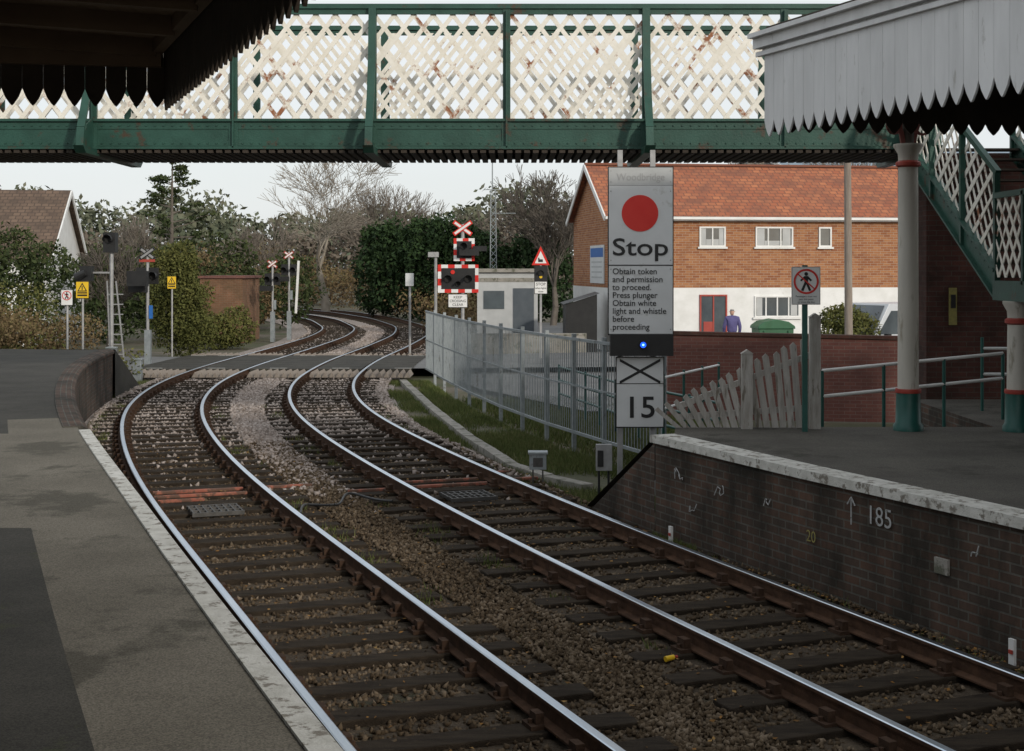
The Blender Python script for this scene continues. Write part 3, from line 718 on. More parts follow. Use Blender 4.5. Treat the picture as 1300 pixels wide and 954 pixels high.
# ---------------------------------------------------------------- level crossing and road
mb=MB()
mb.add([(-60,38.5,-.04),(-12,40.6,-.03),(-10.2,40.7,-.03),(-10.2,46.6,-.03),(-12,46.6,-.03),(-60,45,-.04)],[(0,1,2,3,4,5)])
mb.add([(-60,38.5,-.34),(-12,40.6,-.34),(-12,40.6,-.03),(-60,38.5,-.04)],[(0,1,2,3)])
mb.add([(-3.2,41.2,-.03),(8,42.5,-.04),(60,44,-.1),(60,60,-.1),(3,49.5,-.05),(-3.2,47.2,-.03)],[(0,1,2,3,4,5)])
mb.build('road',['road'])
mb=MB()
mb.add([(-.9,36.5,-.20),(1.6,30.6,-.20),(40,30.6,-.20),(40,80,-.20),(-1.5,80,-.20),(-2.1,48,-.20),(-2.1,42,-.20)],[(0,1,2,3,4,5,6)]); mb.build('yard_pavement',['road'])
e=empty('level_crossing',(-6.5,43.7,0))
z0,z1=40.75,47.1
def segpanel(xa,xb,mi=0):
    zs=np.linspace(z0,z1,8)
    for a,b in zip(zs,zs[1:]):
        mb.add([(xa(a),a,-.012),(xb(a),a,-.012),(xb(b)-.0,b-.03,-.012),(xa(b),b-.03,-.012)],[(0,1,2,3)],mi)
        mb.add([(xa(a),a,-.2),(xb(a),a,-.2),(xb(a),a,-.012),(xa(a),a,-.012)],[(0,1,2,3)],mi)
mb=MB(); X=lambda w,o:(lambda z:off(w,z,o)[0])
segpanel(X('L',-2.6),X('L',-G-.05)); segpanel(X('L',-G+.10),X('L',G-.10)); segpanel(X('L',G+.05),X('R',-G-.05)); segpanel(X('R',-G+.10),X('R',G-.10)); segpanel(X('R',G+.05),X('R',2.1))
mb.build('deck_panels',['asphalt_dark'],e)
mb=MB()
for z in(41.0,46.8):
    for x in np.arange(-10.6,-3.2,.9):
        if all(abs(x+.25-off(w,z,s)[0])>.45 for w in'LR' for s in(-G,G)): mb.box(x,x+.5,z-.05,z+.05,-.008,-.006)
mb.build('painted_lines',['wpaint'],e)
mb=MB()
x=-10.7
while x<-2.9:
    if all(abs(x-off(w,40,s)[0])>.12 for w in'LR' for s in(-G,G)):
        mb.prism([(-.085,-.15),(.085,-.15),(0,0.0)],(x,39.3,0),(1,0,0),(0,0,1),(0,1,0),1.35)
        mb.prism([(-.085,-.15),(.085,-.15),(0,0.0)],(x,47.3,0),(1,0,0),(0,0,1),(0,1,0),1.15)
    x+=.19
mb.build('cattle_guard',['pole'],e)

# ---------------------------------------------------------------- signals / signs
def lampunit(mb,x,y,z,r,mi_b,mi_l,s=-1,hood=.25):
    mb.cyl((x,y,z),(x,y+s*.04,z),r,None,18,mi_l)
    n=14
    for i in range(n):
        a=math.pi*(-.15)+math.pi*1.3*i/n; b=math.pi*(-.15)+math.pi*1.3*(i+1)/n
        L=hood
        mb.add([(x+r*1.1*math.cos(a),y,z+r*1.1*math.sin(a)),(x+r*1.1*math.cos(b),y,z+r*1.1*math.sin(b)),(x+r*1.1*math.cos(b),y+s*L,z+r*1.1*math.sin(b)),(x+r*1.1*math.cos(a),y+s*L,z+r*1.1*math.sin(a))],[(0,1,2,3)],mi_b)
def crossbuck(mb,x,y,z,L,w,ca=0,cb=1):
    for s in(-1,1):
        d=Vector((math.cos(.62),0,s*math.sin(.62)))
        c=Vector((x,y-.012*(s+1),z))
        mb.beam(c-d*L/2,c+d*L/2,.012,w,cb,up=d.cross(Vector((0,1,0))))
        mb.beam(c-d*(L/2-.05)+Vector((0,-.008,0)),c+d*(L/2-.05)+Vector((0,-.008,0)),.004,w*.55,ca,up=d.cross(Vector((0,1,0))))
def chequer(mb,x0,x1,y,z0,z1,b=.10):
    nx=round((x1-x0)/b); nz=round((z1-z0)/b); bx=(x1-x0)/nx; bz=(z1-z0)/nz
    for i in range(nx):
        for j in range(nz):
            if i in(0,nx-1) or j in(0,nz-1):
                g=((i+j)//2)%2
                mb.box(x0+i*bx,x0+(i+1)*bx,y,y+.02,z0+j*bz,z0+(j+1)*bz,1 if g else 0)
    mb.box(x0+bx,x1-bx,y,y+.02,z0+bz,z1-bz,3)
mats=['white','red','steel','black','yellow','blue','rubber','redp','galv']
cs=empty('crossing_signal',(-1.65,47,0))
mb=MB(); Y=47.4
mb.cyl((-1.65,Y+.08,-.3),(-1.65,Y+.08,4.35),.06,None,12,2)
crossbuck(mb,-1.65,Y,4.22,.74,.14)
chequer(mb,-1.95,-1.25,Y,3.12,3.88,.1)
mb.box(-1.75,-1.1,Y-.3,Y-.02,3.30,3.52,3); mb.box(-1.3,-.84,Y-.28,Y-.05,3.45,3.62,3); lampunit(mb,-1.6,Y-.3,3.62,.11,3,6)
chequer(mb,-2.48,-1.12,Y-.02,2.06,3.0,.115)
for x in(-2.14,-1.46): lampunit(mb,x,Y-.03,2.52,.12,3,6,hood=.22)
lampunit(mb,-1.8,Y-.03,2.36,.08,3,6,hood=.2); mb.cyl((-1.98,Y-.03,2.75),(-1.98,Y-.06,2.75),.07,None,14,1)
mb.box(-2.12,-1.5,Y-.02,Y,1.58,2.0,0); mb.box(-2.14,-1.48,Y-.012,Y+.01,1.56,2.02,3)
mb.cyl((-2.55,Y,-.3),(-2.55,Y,3.3),.05,None,10,2); mb.box(-2.8,-2.45,Y-.1,Y+.1,3.25,3.42,2)
mb.box(-1.95,-1.45,Y-.1,Y+.3,-.3,.9,2)
mb.build('signal_head_and_post',mats,cs)
for i,s in enumerate(['KEEP','CROSSING','CLEAR']): text(s,(-1.81,Y-.024,1.87-i*.125),.085,'black',cs,width=[.28,.54,.36][i])
tw=empty('level_crossing_warning_sign',(.93,46,0)); mb=MB()
mb.box(.90,.97,46.03,46.1,-.3,3.5,2)
mb.prism([(-.29,0),(.29,0),(0,.62)],(.93,46,2.98),(1,0,0),(0,0,1),(0,1,0),.015,1)
mb.prism([(-.19,.06),(.19,.06),(0,.46)],(.93,45.996,2.98),(1,0,0),(0,0,1),(0,1,0),.004,0)
mb.box(.85,1.0,45.99,45.995,3.08,3.17,3); mb.box(.85,.89,45.989,45.995,3.17,3.22,3)
mb.box(.74,1.13,46,46.02,2.46,2.94,3); lampunit(mb,.935,45.99,2.72,.09,3,6,hood=.1)
mb.box(.74,1.13,46,46.02,2.06,2.44,0); mb.box(.72,1.15,46.01,46.025,2.04,2.955,3); mb.cyl((.935,45.985,2.60),(.935,45.99,2.60),.05,None,12,4)
mb.build('plate_and_post',mats,tw)
for i,s in enumerate(['STOP','when lights','show']): text(s,(.935,45.995,2.32-i*.11),[.09,.055,.055][i],'black',tw)
def signalpost(name,x,y,h,extra=0,dark=False):
    e=empty(name,(x,y,0)); mb=MB()
    mb.cyl((x,y,-.3),(x,y,h),.05,None,12,2)
    if dark: crossbuck(mb,x,y-.06,h-.12,.55,.12,2,3); mb.box(x-.24,x+.24,y-.08,y-.06,h-.38,h-.3,7)
    else: crossbuck(mb,x,y-.06,h-.15,.5,.10,0,7)
    mb.box(x-.34,x+.34,y-.03,y,h-1.05,h-.55,3)
    for s in(-.2,.2): lampunit(mb,x+s,y-.04,h-.80,.11,3,6,hood=.28)
    mb.box(x-.5,x+.02,y-.35,y-.04,h-1.30,h-1.08,3); mb.box(x+.05,x+.16,y-.06,y,h-2.1,h-1.7,5 if dark else 8)
    mb.box(x-.09,x+.09,y-.05,y+.12,-.3,1.0,8)
    if extra: mb.beam((x+.3,y,.9),(x+.42,y,3.2),.05,.10,0)
    mb.build('signal_head_and_post',mats,e)
signalpost('crossing_signal',-11.1,43.2,3.45,0,True)
signalpost('crossing_signal',-9.75,62,3.6,1)
signalpost('crossing_signal',-10.3,61,3.2,0)
e=empty('crossing_signal',(-12,42.5,0)); mb=MB(); x,y=-12,42.5
mb.cyl((x,y,-.3),(x,y,3.5),.06,None,12,2); mb.box(x-.22,x+.14,y-.15,y+.2,3.35,3.95,3); lampunit(mb,x-.04,y-.16,3.75,.12,3,6)
mb.box(x-.9,x-.55,y-.2,y+.1,2.5,2.95,3); mb.beam((x-.6,y,2.75),(x,y,2.75),.05,.05,2); mb.cyl((x-1.0,y-.2,2.6),(x-.7,y-.25,2.75),.14,.1,12,3)
mb.box(x+.5,x+1.1,y-.2,y+.05,2.35,2.8,3)
for k in(-.22,.22): mb.beam((x+.2+k,y,-.3),(x+.0+k*.6,y,2.5),.04,.04,2)
for z in np.arange(0,2.4,.3): mb.beam((x-.1,y,z),(x+.35,y,z),.03,.03,2)
mb.build('signal_head_ladder_and_post',mats,e)
def smallsign(name,x,y,zc,w,h,kind):
    e=empty(name,(x,y,0)); mb=MB(); mb.cyl((x,y+.04,-.3),(x,y+.04,zc+h/2),.03,None,8,2); mb.box(x-w/2,x+w/2,y-.01,y+.01,zc-h/2,zc+h/2,4 if kind=='y' else 0)
    mb.box(x-w/2-.01,x+w/2+.01,y,y+.014,zc-h/2-.01,zc+h/2+.01,3)
    if kind=='y':
        mb.prism([(-.13,0),(.13,0),(0,.23)],(x,y-.011,zc-.04),(1,0,0),(0,0,1),(0,-1,0),.003,3); mb.prism([(-.09,.025),(.09,.025),(0,.18)],(x,y-.016,zc-.04),(1,0,0),(0,0,1),(0,-1,0),.002,4)
        mb.box(x-.012,x+.012,y-.022,y-.019,zc+.0,zc+.1,3); mb.box(x-w*.4,x+w*.4,y-.014,y-.011,zc-h*.38,zc-h*.28,3); mb.box(x-w*.4,x+w*.4,y-.014,y-.011,zc-h*.22,zc-h*.14,3)
    else: pict(mb,x,y-.016,zc+.05,.12,3,1)
    mb.build('plate_and_post',mats,e); return e
smallsign('trespass_sign',-11.3,36,2.14,.28,.38,'w')
smallsign('electrical_warning_sign',-11.15,36.8,2.32,.32,.42,'y')
smallsign('electrical_warning_sign',-11.35,47.3,2.4,.28,.40,'y')
mb=MB(); mb.cyl((-3.6,50,-.3),(-3.6,50,2.3),.045,None,8,0); mb.box(-3.75,-3.47,49.85,50.1,2.25,2.7,1); mb.build('lineside_telephone',['steel','signwhite'],bevel=.01)
mb=MB()
for x,y in((-11.8,34),(-10.8,35.5),(-10.9,38.6),(-10.35,39.2)): mb.box(x-.12,x+.12,y-.1,y+.1,-.3,.7 if x<-10.85 else .35,0); mb.box(x-.14,x+.14,y-.12,y+.12,.7 if x<-10.85 else .35,.74 if x<-10.85 else .39,0)
mb.build('lineside_cabinets',['galv'],bevel=.01)
mb=MB(); x,y=-.83,60
for k in range(3):
    a=2*math.pi*k/3; p=(x+.22*math.cos(a),y+.22*math.sin(a)); 
    mb.cyl((*p,-.3),(x+.13*math.cos(a),y+.13*math.sin(a),6.2),.022,None,6)
    for i in range(22):
        z=i*.28; f=.22-.09*z/6.2; a2=2*math.pi*(k+1)/3
        mb.cyl((x+f*math.cos(a),y+f*math.sin(a),z),(x+f*math.cos(a2),y+f*math.sin(a2),z+.28),.012,None,4)
mb.cyl((x,y,6.2),(x,y,8.6),.025,None,6); mb.beam((x-.35,y,6.2),(x+.35,y,6.2),.03,.03)
for i in range(6): mb.beam((x+.2+i*.12,y-.2,5.2),(x+.2+i*.12,y+.2,5.2),.015,.015)
mb.beam((x,y,5.2),(x+1.0,y,5.2),.03,.03)
mb.build('radio_mast',['galv'])
mb=MB(); mb.cyl((8.56,36,-.3),(8.5,36,8.2),.11,.08,12); mb.beam((7.9,36,7.6),(9.1,36,7.6),.08,.1)
mb.build('telegraph_pole',['pole'],smooth=True)

# ---------------------------------------------------------------- buildings
def frame_window(mb,o,ax,x0,x1,z0,z1,nrm,div=2,mf=1,mg=2):
    o=Vector(o);ax=Vector(ax);n=Vector(nrm)
    def b(a,c,d,e,pr,mi): mb.prism([(a,d),(c,d),(c,e),(a,e)],o+n*.0,ax,(0,0,1),n,pr,mi)
    b(x0+.05,x1-.05,z0+.05,z1-.05,.012,mg)
    b(x0,x1,z0,z0+.06,.05,mf); b(x0,x1,z1-.06,z1,.05,mf); b(x0,x0+.06,z0+.06,z1-.06,.05,mf); b(x1-.06,x1,z0+.06,z1-.06,.05,mf)
    for i in range(1,div): 
        x=x0+(x1-x0)*i/div; b(x-.025,x+.025,z0+.06,z1-.06,.045,mf)
    b(x0-.06,x1+.06,z0-.07,z0-.002,.09,mf)
bh=empty('brick_house',(9,55,0)); th8=math.radians(8)
O=Vector((3.61,52,0)); AX=Vector((math.cos(th8),math.sin(th8),0)); AY=Vector((-math.sin(th8),math.cos(th8),0)); Lh=17.5; Dh=7.4; EV=4.84; RG=6.85
def P3(u,v,z): return O+AX*u+AY*v+Vector((0,0,z))
mb=MB()
mb.add([P3(0,0,2.15),P3(Lh,0,2.15),P3(Lh,0,EV),P3(0,0,EV)],[(0,1,2,3)],0)
mb.add([P3(0,Dh,-.3),P3(0,0,-.3),P3(0,0,EV),P3(0,Dh/2,RG-.1),P3(0,Dh,EV)],[(0,1,2,3,4)],0)
mb.add([P3(Lh,0,2.15),P3(Lh,Dh,2.15),P3(Lh,Dh,EV),P3(Lh,Dh/2,RG-.1),P3(Lh,0,EV)],[(0,1,2,3,4)],0)
mb.add([P3(0,Dh,-.3),P3(Lh,Dh,-.3),P3(Lh,Dh,EV),P3(0,Dh,EV)],[(0,1,2,3)],0)
mb.build('walls',['brickred'],bh,uv=True)
mb=MB()
mb.add([P3(-.0,-.03,-.3),P3(Lh,-.03,-.3),P3(Lh,-.03,2.15),P3(0,-.03,2.15)],[(0,1,2,3)],0)
mb.add([P3(0,0,2.15),P3(Lh,0,2.15),P3(Lh,-.03,2.15),P3(0,-.03,2.15)],[(0,1,2,3)],0)
mb.add([P3(-.02,Dh,-.3),P3(-.02,-.03,-.3),P3(-.02,-.03,2.15),P3(-.02,Dh,2.15)],[(0,1,2,3)],0)
mb.add([P3(Lh,Dh,-.3),P3(Lh,-.03,-.3),P3(Lh,-.03,2.15),P3(Lh,Dh,2.15)],[(0,1,2,3)],0)
mb.build('rendered_base',['white'],bh)
mb=MB(); ov=.25; sl=(RG-EV)/(Dh/2)
mb.add([P3(-ov,-ov,EV-ov*sl+.08),P3(Lh+ov,-ov,EV-ov*sl+.08),P3(Lh+ov,Dh/2,RG+.08),P3(-ov,Dh/2,RG+.08),P3(Lh+ov,Dh+ov,EV-ov*sl+.08),P3(-ov,Dh+ov,EV-ov*sl+.08)],[(0,1,2,3),(3,2,4,5)])
mb.build('roof',['tile'],bh,uv=True)
mb=MB()
mb.beam(P3(-ov-.02,-ov-.02,EV-ov*sl+.0),P3(-ov-.02,Dh/2,RG+.0),.05,.2,0); mb.beam(P3(-ov-.02,Dh+ov,EV-ov*sl),P3(-ov-.02,Dh/2,RG),.05,.2,0)
mb.beam(P3(-ov,-ov-.04,EV-.12),P3(Lh+ov,-ov-.04,EV-.12),.09,.1,0); mb.beam(P3(0,-.12,EV-.2),P3(Lh,-.12,EV-.2),.22,.03,0)
mb.beam(P3(-ov,Dh/2,RG+.12),P3(Lh+ov,Dh/2,RG+.12),.2,.08,1)
for u in(12.2,): mb.cyl(P3(u,-.08,0),P3(u,-.08,EV-.2),.04,None,8,2)
mb.build('gutters_and_bargeboards',['white','tile','signgrey'],bh)
mb=MB(); N=-AY
for x0,x1,d in((3.35,4.35,2),(5.5,6.95,3),(7.95,8.45,1)): frame_window(mb,P3(0,0,0),AX,x0,x1,3.67,4.42,N,d)
frame_window(mb,P3(0,-.03,0),AX,5.45,7.2,1.05,1.85,N,4)
for x0,x1 in((12.6,13.8),(14.8,15.8)): frame_window(mb,P3(0,0,0),AX,x0,x1,3.67,4.42,N,2)
mb.build('windows',['brickred','white','glass'],bh)
mb=MB()
frame_window(mb,P3(0,-.03,0),AX,3.35,4.4,-.15,1.9,N,2,0,1)
mb.prism([(3.5,.1),(3.85,.1),(3.85,.9),(3.5,.9)],P3(0,-.03,0),AX,(0,0,1),N,.03,0)
mb.build('door',['redp','glass'],bh)
mb=MB(); random.seed(8)
for x0,x1,z0,z1 in((3.42,3.6,3.74,4.35),(4.1,4.28,3.74,4.35),(5.58,5.85,3.74,4.35),(6.55,6.85,3.74,4.35),(5.53,5.75,1.12,1.78),(6.85,7.1,1.12,1.78),(3.61,4.09,3.74,3.95),(5.86,6.54,3.74,3.9)):
    mb.prism([(x0,z0),(x1,z0),(x1,z1),(x0,z1)],P3(0,-.045 if z0<2 else -.013,0),AX,(0,0,1),N,.003+random.random()*.002,0)
mb.build('curtains',['signgrey'],bh)
mb=MB(); q=[(1.0,2.3),(3.6,2.3),(3.6,3.75),(1.0,3.75)]
mb.prism(q,P3(-.01,0,0),AY,(0,0,1),-AX,.04,0); mb.prism([(1.1,3.3),(3.5,3.3),(3.5,3.65),(1.1,3.65)],P3(-.051,0,0),AY,(0,0,1),-AX,.004,1)
for z in(2.5,2.7,2.9,3.08): mb.prism([(1.3,z),(3.3,z),(3.3,z+.06),(1.3,z+.06)],P3(-.051,0,0),AY,(0,0,1),-AX,.004,2)
mb.build('notice_board',['signwhite','blue','signgrey'],bh)
def gable(name,x0,x1,y0,y1,ev,rg,wm,rm,rz=0,axis='x',parent=None):
    e=empty(name,((x0+x1)/2,(y0+y1)/2,0)); cx,cy=(x0+x1)/2,(y0+y1)/2; hx,hy=(x1-x0)/2,(y1-y0)/2; R=Matrix.Rotation(rz,3,'Z')
    def q(u,v,z): p=R@Vector((u,v,0)); return (cx+p.x,cy+p.y,z)
    mb=MB()
    mb.add([q(-hx,-hy,-.3),q(hx,-hy,-.3),q(hx,hy,-.3),q(-hx,hy,-.3),q(-hx,-hy,ev),q(hx,-hy,ev),q(hx,hy,ev),q(-hx,hy,ev)],[(0,1,5,4),(1,2,6,5),(2,3,7,6),(3,0,4,7)])
    if axis=='x': mb.add([q(-hx,-hy,ev),q(-hx,hy,ev),q(-hx,0,rg-.05),q(hx,-hy,ev),q(hx,hy,ev),q(hx,0,rg-.05)],[(0,1,2),(3,4,5)])
    mb.build('walls',[wm],e,uv=True)
    o=.3; mb=MB()
    s=(rg-ev)/hy; a=[q(-hx-o,-hy-o,ev-o*s),q(hx+o,-hy-o,ev-o*s),q(hx+o,0,rg),q(-hx-o,0,rg),q(hx+o,hy+o,ev-o*s),q(-hx-o,hy+o,ev-o*s)]
    mb.add(a,[(0,1,2,3),(3,2,4,5)]); mb.build('roof',[rm],e,uv=True)
    mb=MB()
    for i,j in((0,3),(1,2),(3,5),(2,4)): mb.beam(Vector(a[i])+Vector((0,0,-.1)),Vector(a[j])+Vector((0,0,-.1)),.06,.2)
    mb.build('bargeboards',['white'],e)
    return e
gable('tiled_house',-31,-19.6,57,66,3.4,6.3,'white','tilebrown',rz=.14)
M['clad']=pmat('blue_cladding',(.20,.27,.33),(.26,.33,.39),.5,.6,.5,8,stretch=(6,6,.1))
gable('industrial_shed',15,40,78,100,8.2,10.4,'clad','clad',rz=.05)
e=empty('relay_room',(-.2,56,0)); mb=MB(); mb.box(-1.35,1.0,55,58,-.3,2.72,0); mb.box(-1.5,1.15,54.85,58.15,2.72,2.86,1)
mb.box(.05,.85,54.96,55,.0,2.1,2); mb.box(-1.1,-.3,54.97,55,1.3,2.0,3); mb.box(-1.35,1.0,54.98,55,2.35,2.5,1); mb.build('walls_roof_and_door',['signgrey','concrete','slate','glass'],e)
mb=MB(); mb.box(-2.6,2.6,49.5,49.75,-.3,.55,0); mb.box(-2.6,2.6,49.47,49.78,.55,.6,0); mb.build('low_wall',['concrete'])
mb=MB(); mb.box(1.9,3.0,50,53,-.3,1.6,0); mb.add([(1.8,49.9,1.6),(3.1,49.9,2.0),(3.1,53.1,2.0),(1.8,53.1,1.6)],[(0,1,2,3)],0); mb.add([(1.9,50,1.6),(3.0,50,1.6),(3.0,50,1.96)],[(0,1,2)],0); mb.build('timber_shed',['black'])
mb=MB(); mb.box(-13.2,-11.4,60,64,-.3,2.45,0); mb.box(-13.3,-11.3,59.9,64.1,2.45,2.55,1); mb.build('brick_hut',['brickbrown','brickpurple'],uv=True)
mb=MB(); mb.add([(3.3,30,-.3),(12,28.6,-.3),(12,28.6,1.35),(3.3,30,1.48)],[(0,1,2,3)],0); mb.add([(3.3,30,1.48),(12,28.6,1.35),(12,28.85,1.35),(3.3,30.25,1.48)],[(0,1,2,3)],0)
mb.add([(3.3,30,-.3),(3.3,30,1.48),(3.3,30.25,1.48),(3.3,30.25,-.3)],[(0,1,2,3)],0)
mb.beam((3.27,30.12,1.52),(12,28.72,1.39),.32,.07,1); mb.build('brick_wall',['brickpurple','brickdark'],uv=True)

# ---------------------------------------------------------------- vehicles
def vehicle(name,x,y,rz,L,W,H,col,van=False):
    paint=pmat(name+'_paint',col,tuple(c*.93 for c in col),1,.3,spec=.6)
    if van: body=[(-L/2,.35),(-L/2,H-.08),(-L/2+.12,H),(L/2-1.35,H),(L/2-.75,1.05),(L/2-.08,.92),(L/2,.75),(L/2,.35)]
    else: body=[(-L/2,.35),(-L/2+.02,.82),(-L/2+.15,.92),(-L/2+.45,.94),(-L/2+.95,H),(L/2-1.9,H),(L/2-1.15,.95),(L/2-.2,.82),(L/2,.62),(L/2,.35)]
    mb=MB(); mb.prism(body,(0,-W/2,0),(1,0,0),(0,0,1),(0,1,0),W,0)
    for sx in(-L/2+.75,L/2-.8):
        for sy in(-1,1):
            mb.cyl((sx,sy*(W/2-.2),.31),(sx,sy*(W/2+.012),.31),.31,None,24,1); mb.cyl((sx,sy*(W/2),.31),(sx,sy*(W/2+.02),.31),.19,None,16,2)
    for s in(-1,1):
        yy=s*(W/2+.004)
        if van: ws=[[(L/2-1.95,1.12),(L/2-1.95,H-.2),(L/2-1.42,H-.2),(L/2-.92,1.12)]]
        else: ws=[[(-L/2+.6,.97),(-L/2+1.0,H-.07),(-.35,H-.07),(-.35,.97)],[(-.27,.97),(-.27,H-.07),(L/2-1.95,H-.07),(L/2-1.3,.97)]]
        for w in ws: mb.add([(a,yy,b) for a,b in w],[(0,1,2,3) if s>0 else (3,2,1,0)],3)
        mb.box(-.3,-.15,min(yy,yy+s*.02),max(yy,yy+s*.02),.80,.83,1)
        mb.box(L/2-1.3,L/2-1.15,s*W/2-(0 if s>0 else .15),s*W/2+(.15 if s>0 else 0),1.0,1.14,1)
    xx=-L/2-.004
    zt=H-.2 if van else H-.12
    if van: mb.box(xx-.01,xx,-W*.4,-.03,1.1,zt,3); mb.box(xx-.01,xx,.03,W*.4,1.1,zt,3)
    mb.box(xx-.03,xx,-W/2+.03,-W/2+.2,.6,.95,4); mb.box(xx-.03,xx,W/2-.2,W/2-.03,.6,.95,4)
    mb.box(L/2,L/2+.02,-W/2+.05,-W/2+.35,.58,.74,2); mb.box(L/2,L/2+.02,W/2-.35,W/2-.05,.58,.74,2)
    mb.box(-L/2-.06,-L/2,-W/2+.02,W/2-.02,.32,.52,1); mb.box(L/2,L/2+.06,-W/2+.02,W/2-.02,.30,.48,1)
    if van: s0=(L/2-1.32,H-.05); s1=(L/2-.80,1.12)
    else: s0=(L/2-1.87,H-.04); s1=(L/2-1.2,1.0)
    mb.add([(s0[0]+.02,-W*.42,s0[1]),(s0[0]+.02,W*.42,s0[1]),(s1[0]+.02,W*.45,s1[1]),(s1[0]+.02,-W*.45,s1[1])],[(0,1,2,3)],3)
    mb.build(name,[paint,'rubber','steel','glass','red'],loc=(x,y,-.15),rz=rz,bevel=.05)
vehicle('parked_van',11.3,42.2,math.pi+.5,4.6,1.8,2.0,(.60,.62,.64),True)
vehicle('parked_car',11.5,38.2,math.pi-.12,4.0,1.7,1.52,(.02,.20,.55))
mb=MB(); mb.prism([(-.5,.15),(.5,.15),(.58,1.05),(-.58,1.05)],(0,-.45,0),(1,0,0),(0,0,1),(0,1,0),.9,0)
mb.prism([(-.62,1.05),(.62,1.05),(.6,1.14),(.4,1.28),(.0,1.36),(-.4,1.28),(-.6,1.14)],(0,-.5,0),(1,0,0),(0,0,1),(0,1,0),1.0,0)
for sx in(-.4,.4):
    for sy in(-.35,.35): mb.cyl((sx-.03,sy,.08),(sx+.03,sy,.08),.08,None,12,1)
    mb.box(sx-.03,sx+.03,-.5,-.45,.3,1.0,0)
mb.build('waste_bin',[pmat('bin_green',(.03,.11,.05),(.04,.14,.07),3,.5),'rubber'],loc=(8.45,46,-.12),rz=.1,bevel=.02)

# ---------------------------------------------------------------- person (walking away)
def skin(name,J,Ed,R,mat,parent,sub=1):
    me=bpy.data.meshes.new(name); me.from_pydata(J,Ed,[]); ob=bpy.data.objects.new(name,me); sc.collection.objects.link(ob)
    me.materials.append(mat)
    ob.modifiers.new('skin','SKIN'); 
    for i,r in enumerate(R):
        d=me.skin_vertices[0].data[i]; d.radius=(r,r) if not isinstance(r,tuple) else r; d.use_root=(i==0)
    s=ob.modifiers.new('sub','SUBSURF'); s.levels=sub; s.render_levels=sub
    for p in me.polygons: p.use_smooth=True
    par(ob,parent); return ob
px,py,pz=6.77,43.6,-.06
pe=empty('pedestrian',(px,py,pz))
jk=pmat('jacket_purple',(.09,.08,.20),(.12,.11,.26),6,.85); tr=pmat('dark_trousers',(.03,.03,.035),(.04,.04,.05),6,.9); skn=pmat('skin',(.50,.30,.22),(.55,.34,.26),6,.6); hr=pmat('grey_hair',(.28,.26,.25),(.38,.36,.34),20,.9)
def W3(l): return [(px+a,py+b,pz+c) for a,b,c in l]
skin('jacket',W3([(0,0,.92),(0,0,1.12),(0,-.01,1.32),(0,0,1.44),(-.17,0,1.40),(.17,0,1.40),(-.24,.02,1.14),(.24,-.02,1.14),(-.23,.13,.93),(.23,.06,.9),(0,.02,1.50)]),
     [(0,1),(1,2),(2,3),(3,4),(3,5),(4,6),(5,7),(6,8),(7,9),(3,10)],[(.18,.13),(.17,.12),(.19,.13),(.14,.1),.075,.075,.06,.06,.045,.045,.07],jk,pe,2)
skin('trousers',W3([(0,0,.92),(-.09,.0,.86),(.09,0,.86),(-.10,.12,.48),(.10,-.06,.48),(-.10,.16,.10),(.10,-.26,.12)]),[(0,1),(0,2),(1,3),(2,4),(3,5),(4,6)],[(.16,.12),.10,.10,.07,.07,.055,.055],tr,pe,2)
skin('shoes',W3([(-.10,.16,.06),(-.10,.32,.04)]),[(0,1)],[.055,.04],M['rubber'],pe); skin('shoe',W3([(.10,-.28,.08),(.10,-.16,.03)]),[(0,1)],[.055,.04],M['rubber'],pe)
skin('head',W3([(0,.02,1.48),(0,.03,1.58),(0,.04,1.66)]),[(0,1),(1,2)],[.055,(.075,.085),(.07,.09)],skn,pe,2)
skin('hair',W3([(0,.0,1.60),(0,.02,1.69)]),[(0,1)],[(.08,.075),(.078,.09)],hr,pe,2)
skin('nose',W3([(0,.12,1.60),(0,.145,1.585)]),[(0,1)],[.014,.012],skn,pe)
for s in(-1,1): skin('ear',W3([(s*.078,.03,1.62),(s*.088,.02,1.585)]),[(0,1)],[.014,.01],skn,pe)
for s,hy,hz in((-1,.15,.88),(1,.07,.85)):
    hx=s*.23; skin('hand',W3([(hx,hy,hz),(hx,hy+.01,hz-.07)]),[(0,1)],[(.028,.035),(.022,.04)],skn,pe)
    for k in range(4):
        L=(.065,.075,.07,.055)[k]; fy=hy-.02+k*.02; skin('finger',W3([(hx,fy,hz-.08),(hx-s*.008,fy+.006,hz-.08-L*.55),(hx-s*.024,fy+.008,hz-.08-L)]),[(0,1),(1,2)],[.009,.008,.007],skn,pe)
    skin('thumb',W3([(hx,hy+.035,hz-.03),(hx-s*.01,hy+.06,hz-.065),(hx-s*.015,hy+.06,hz-.09)]),[(0,1),(1,2)],[.01,.009,.008],skn,pe)

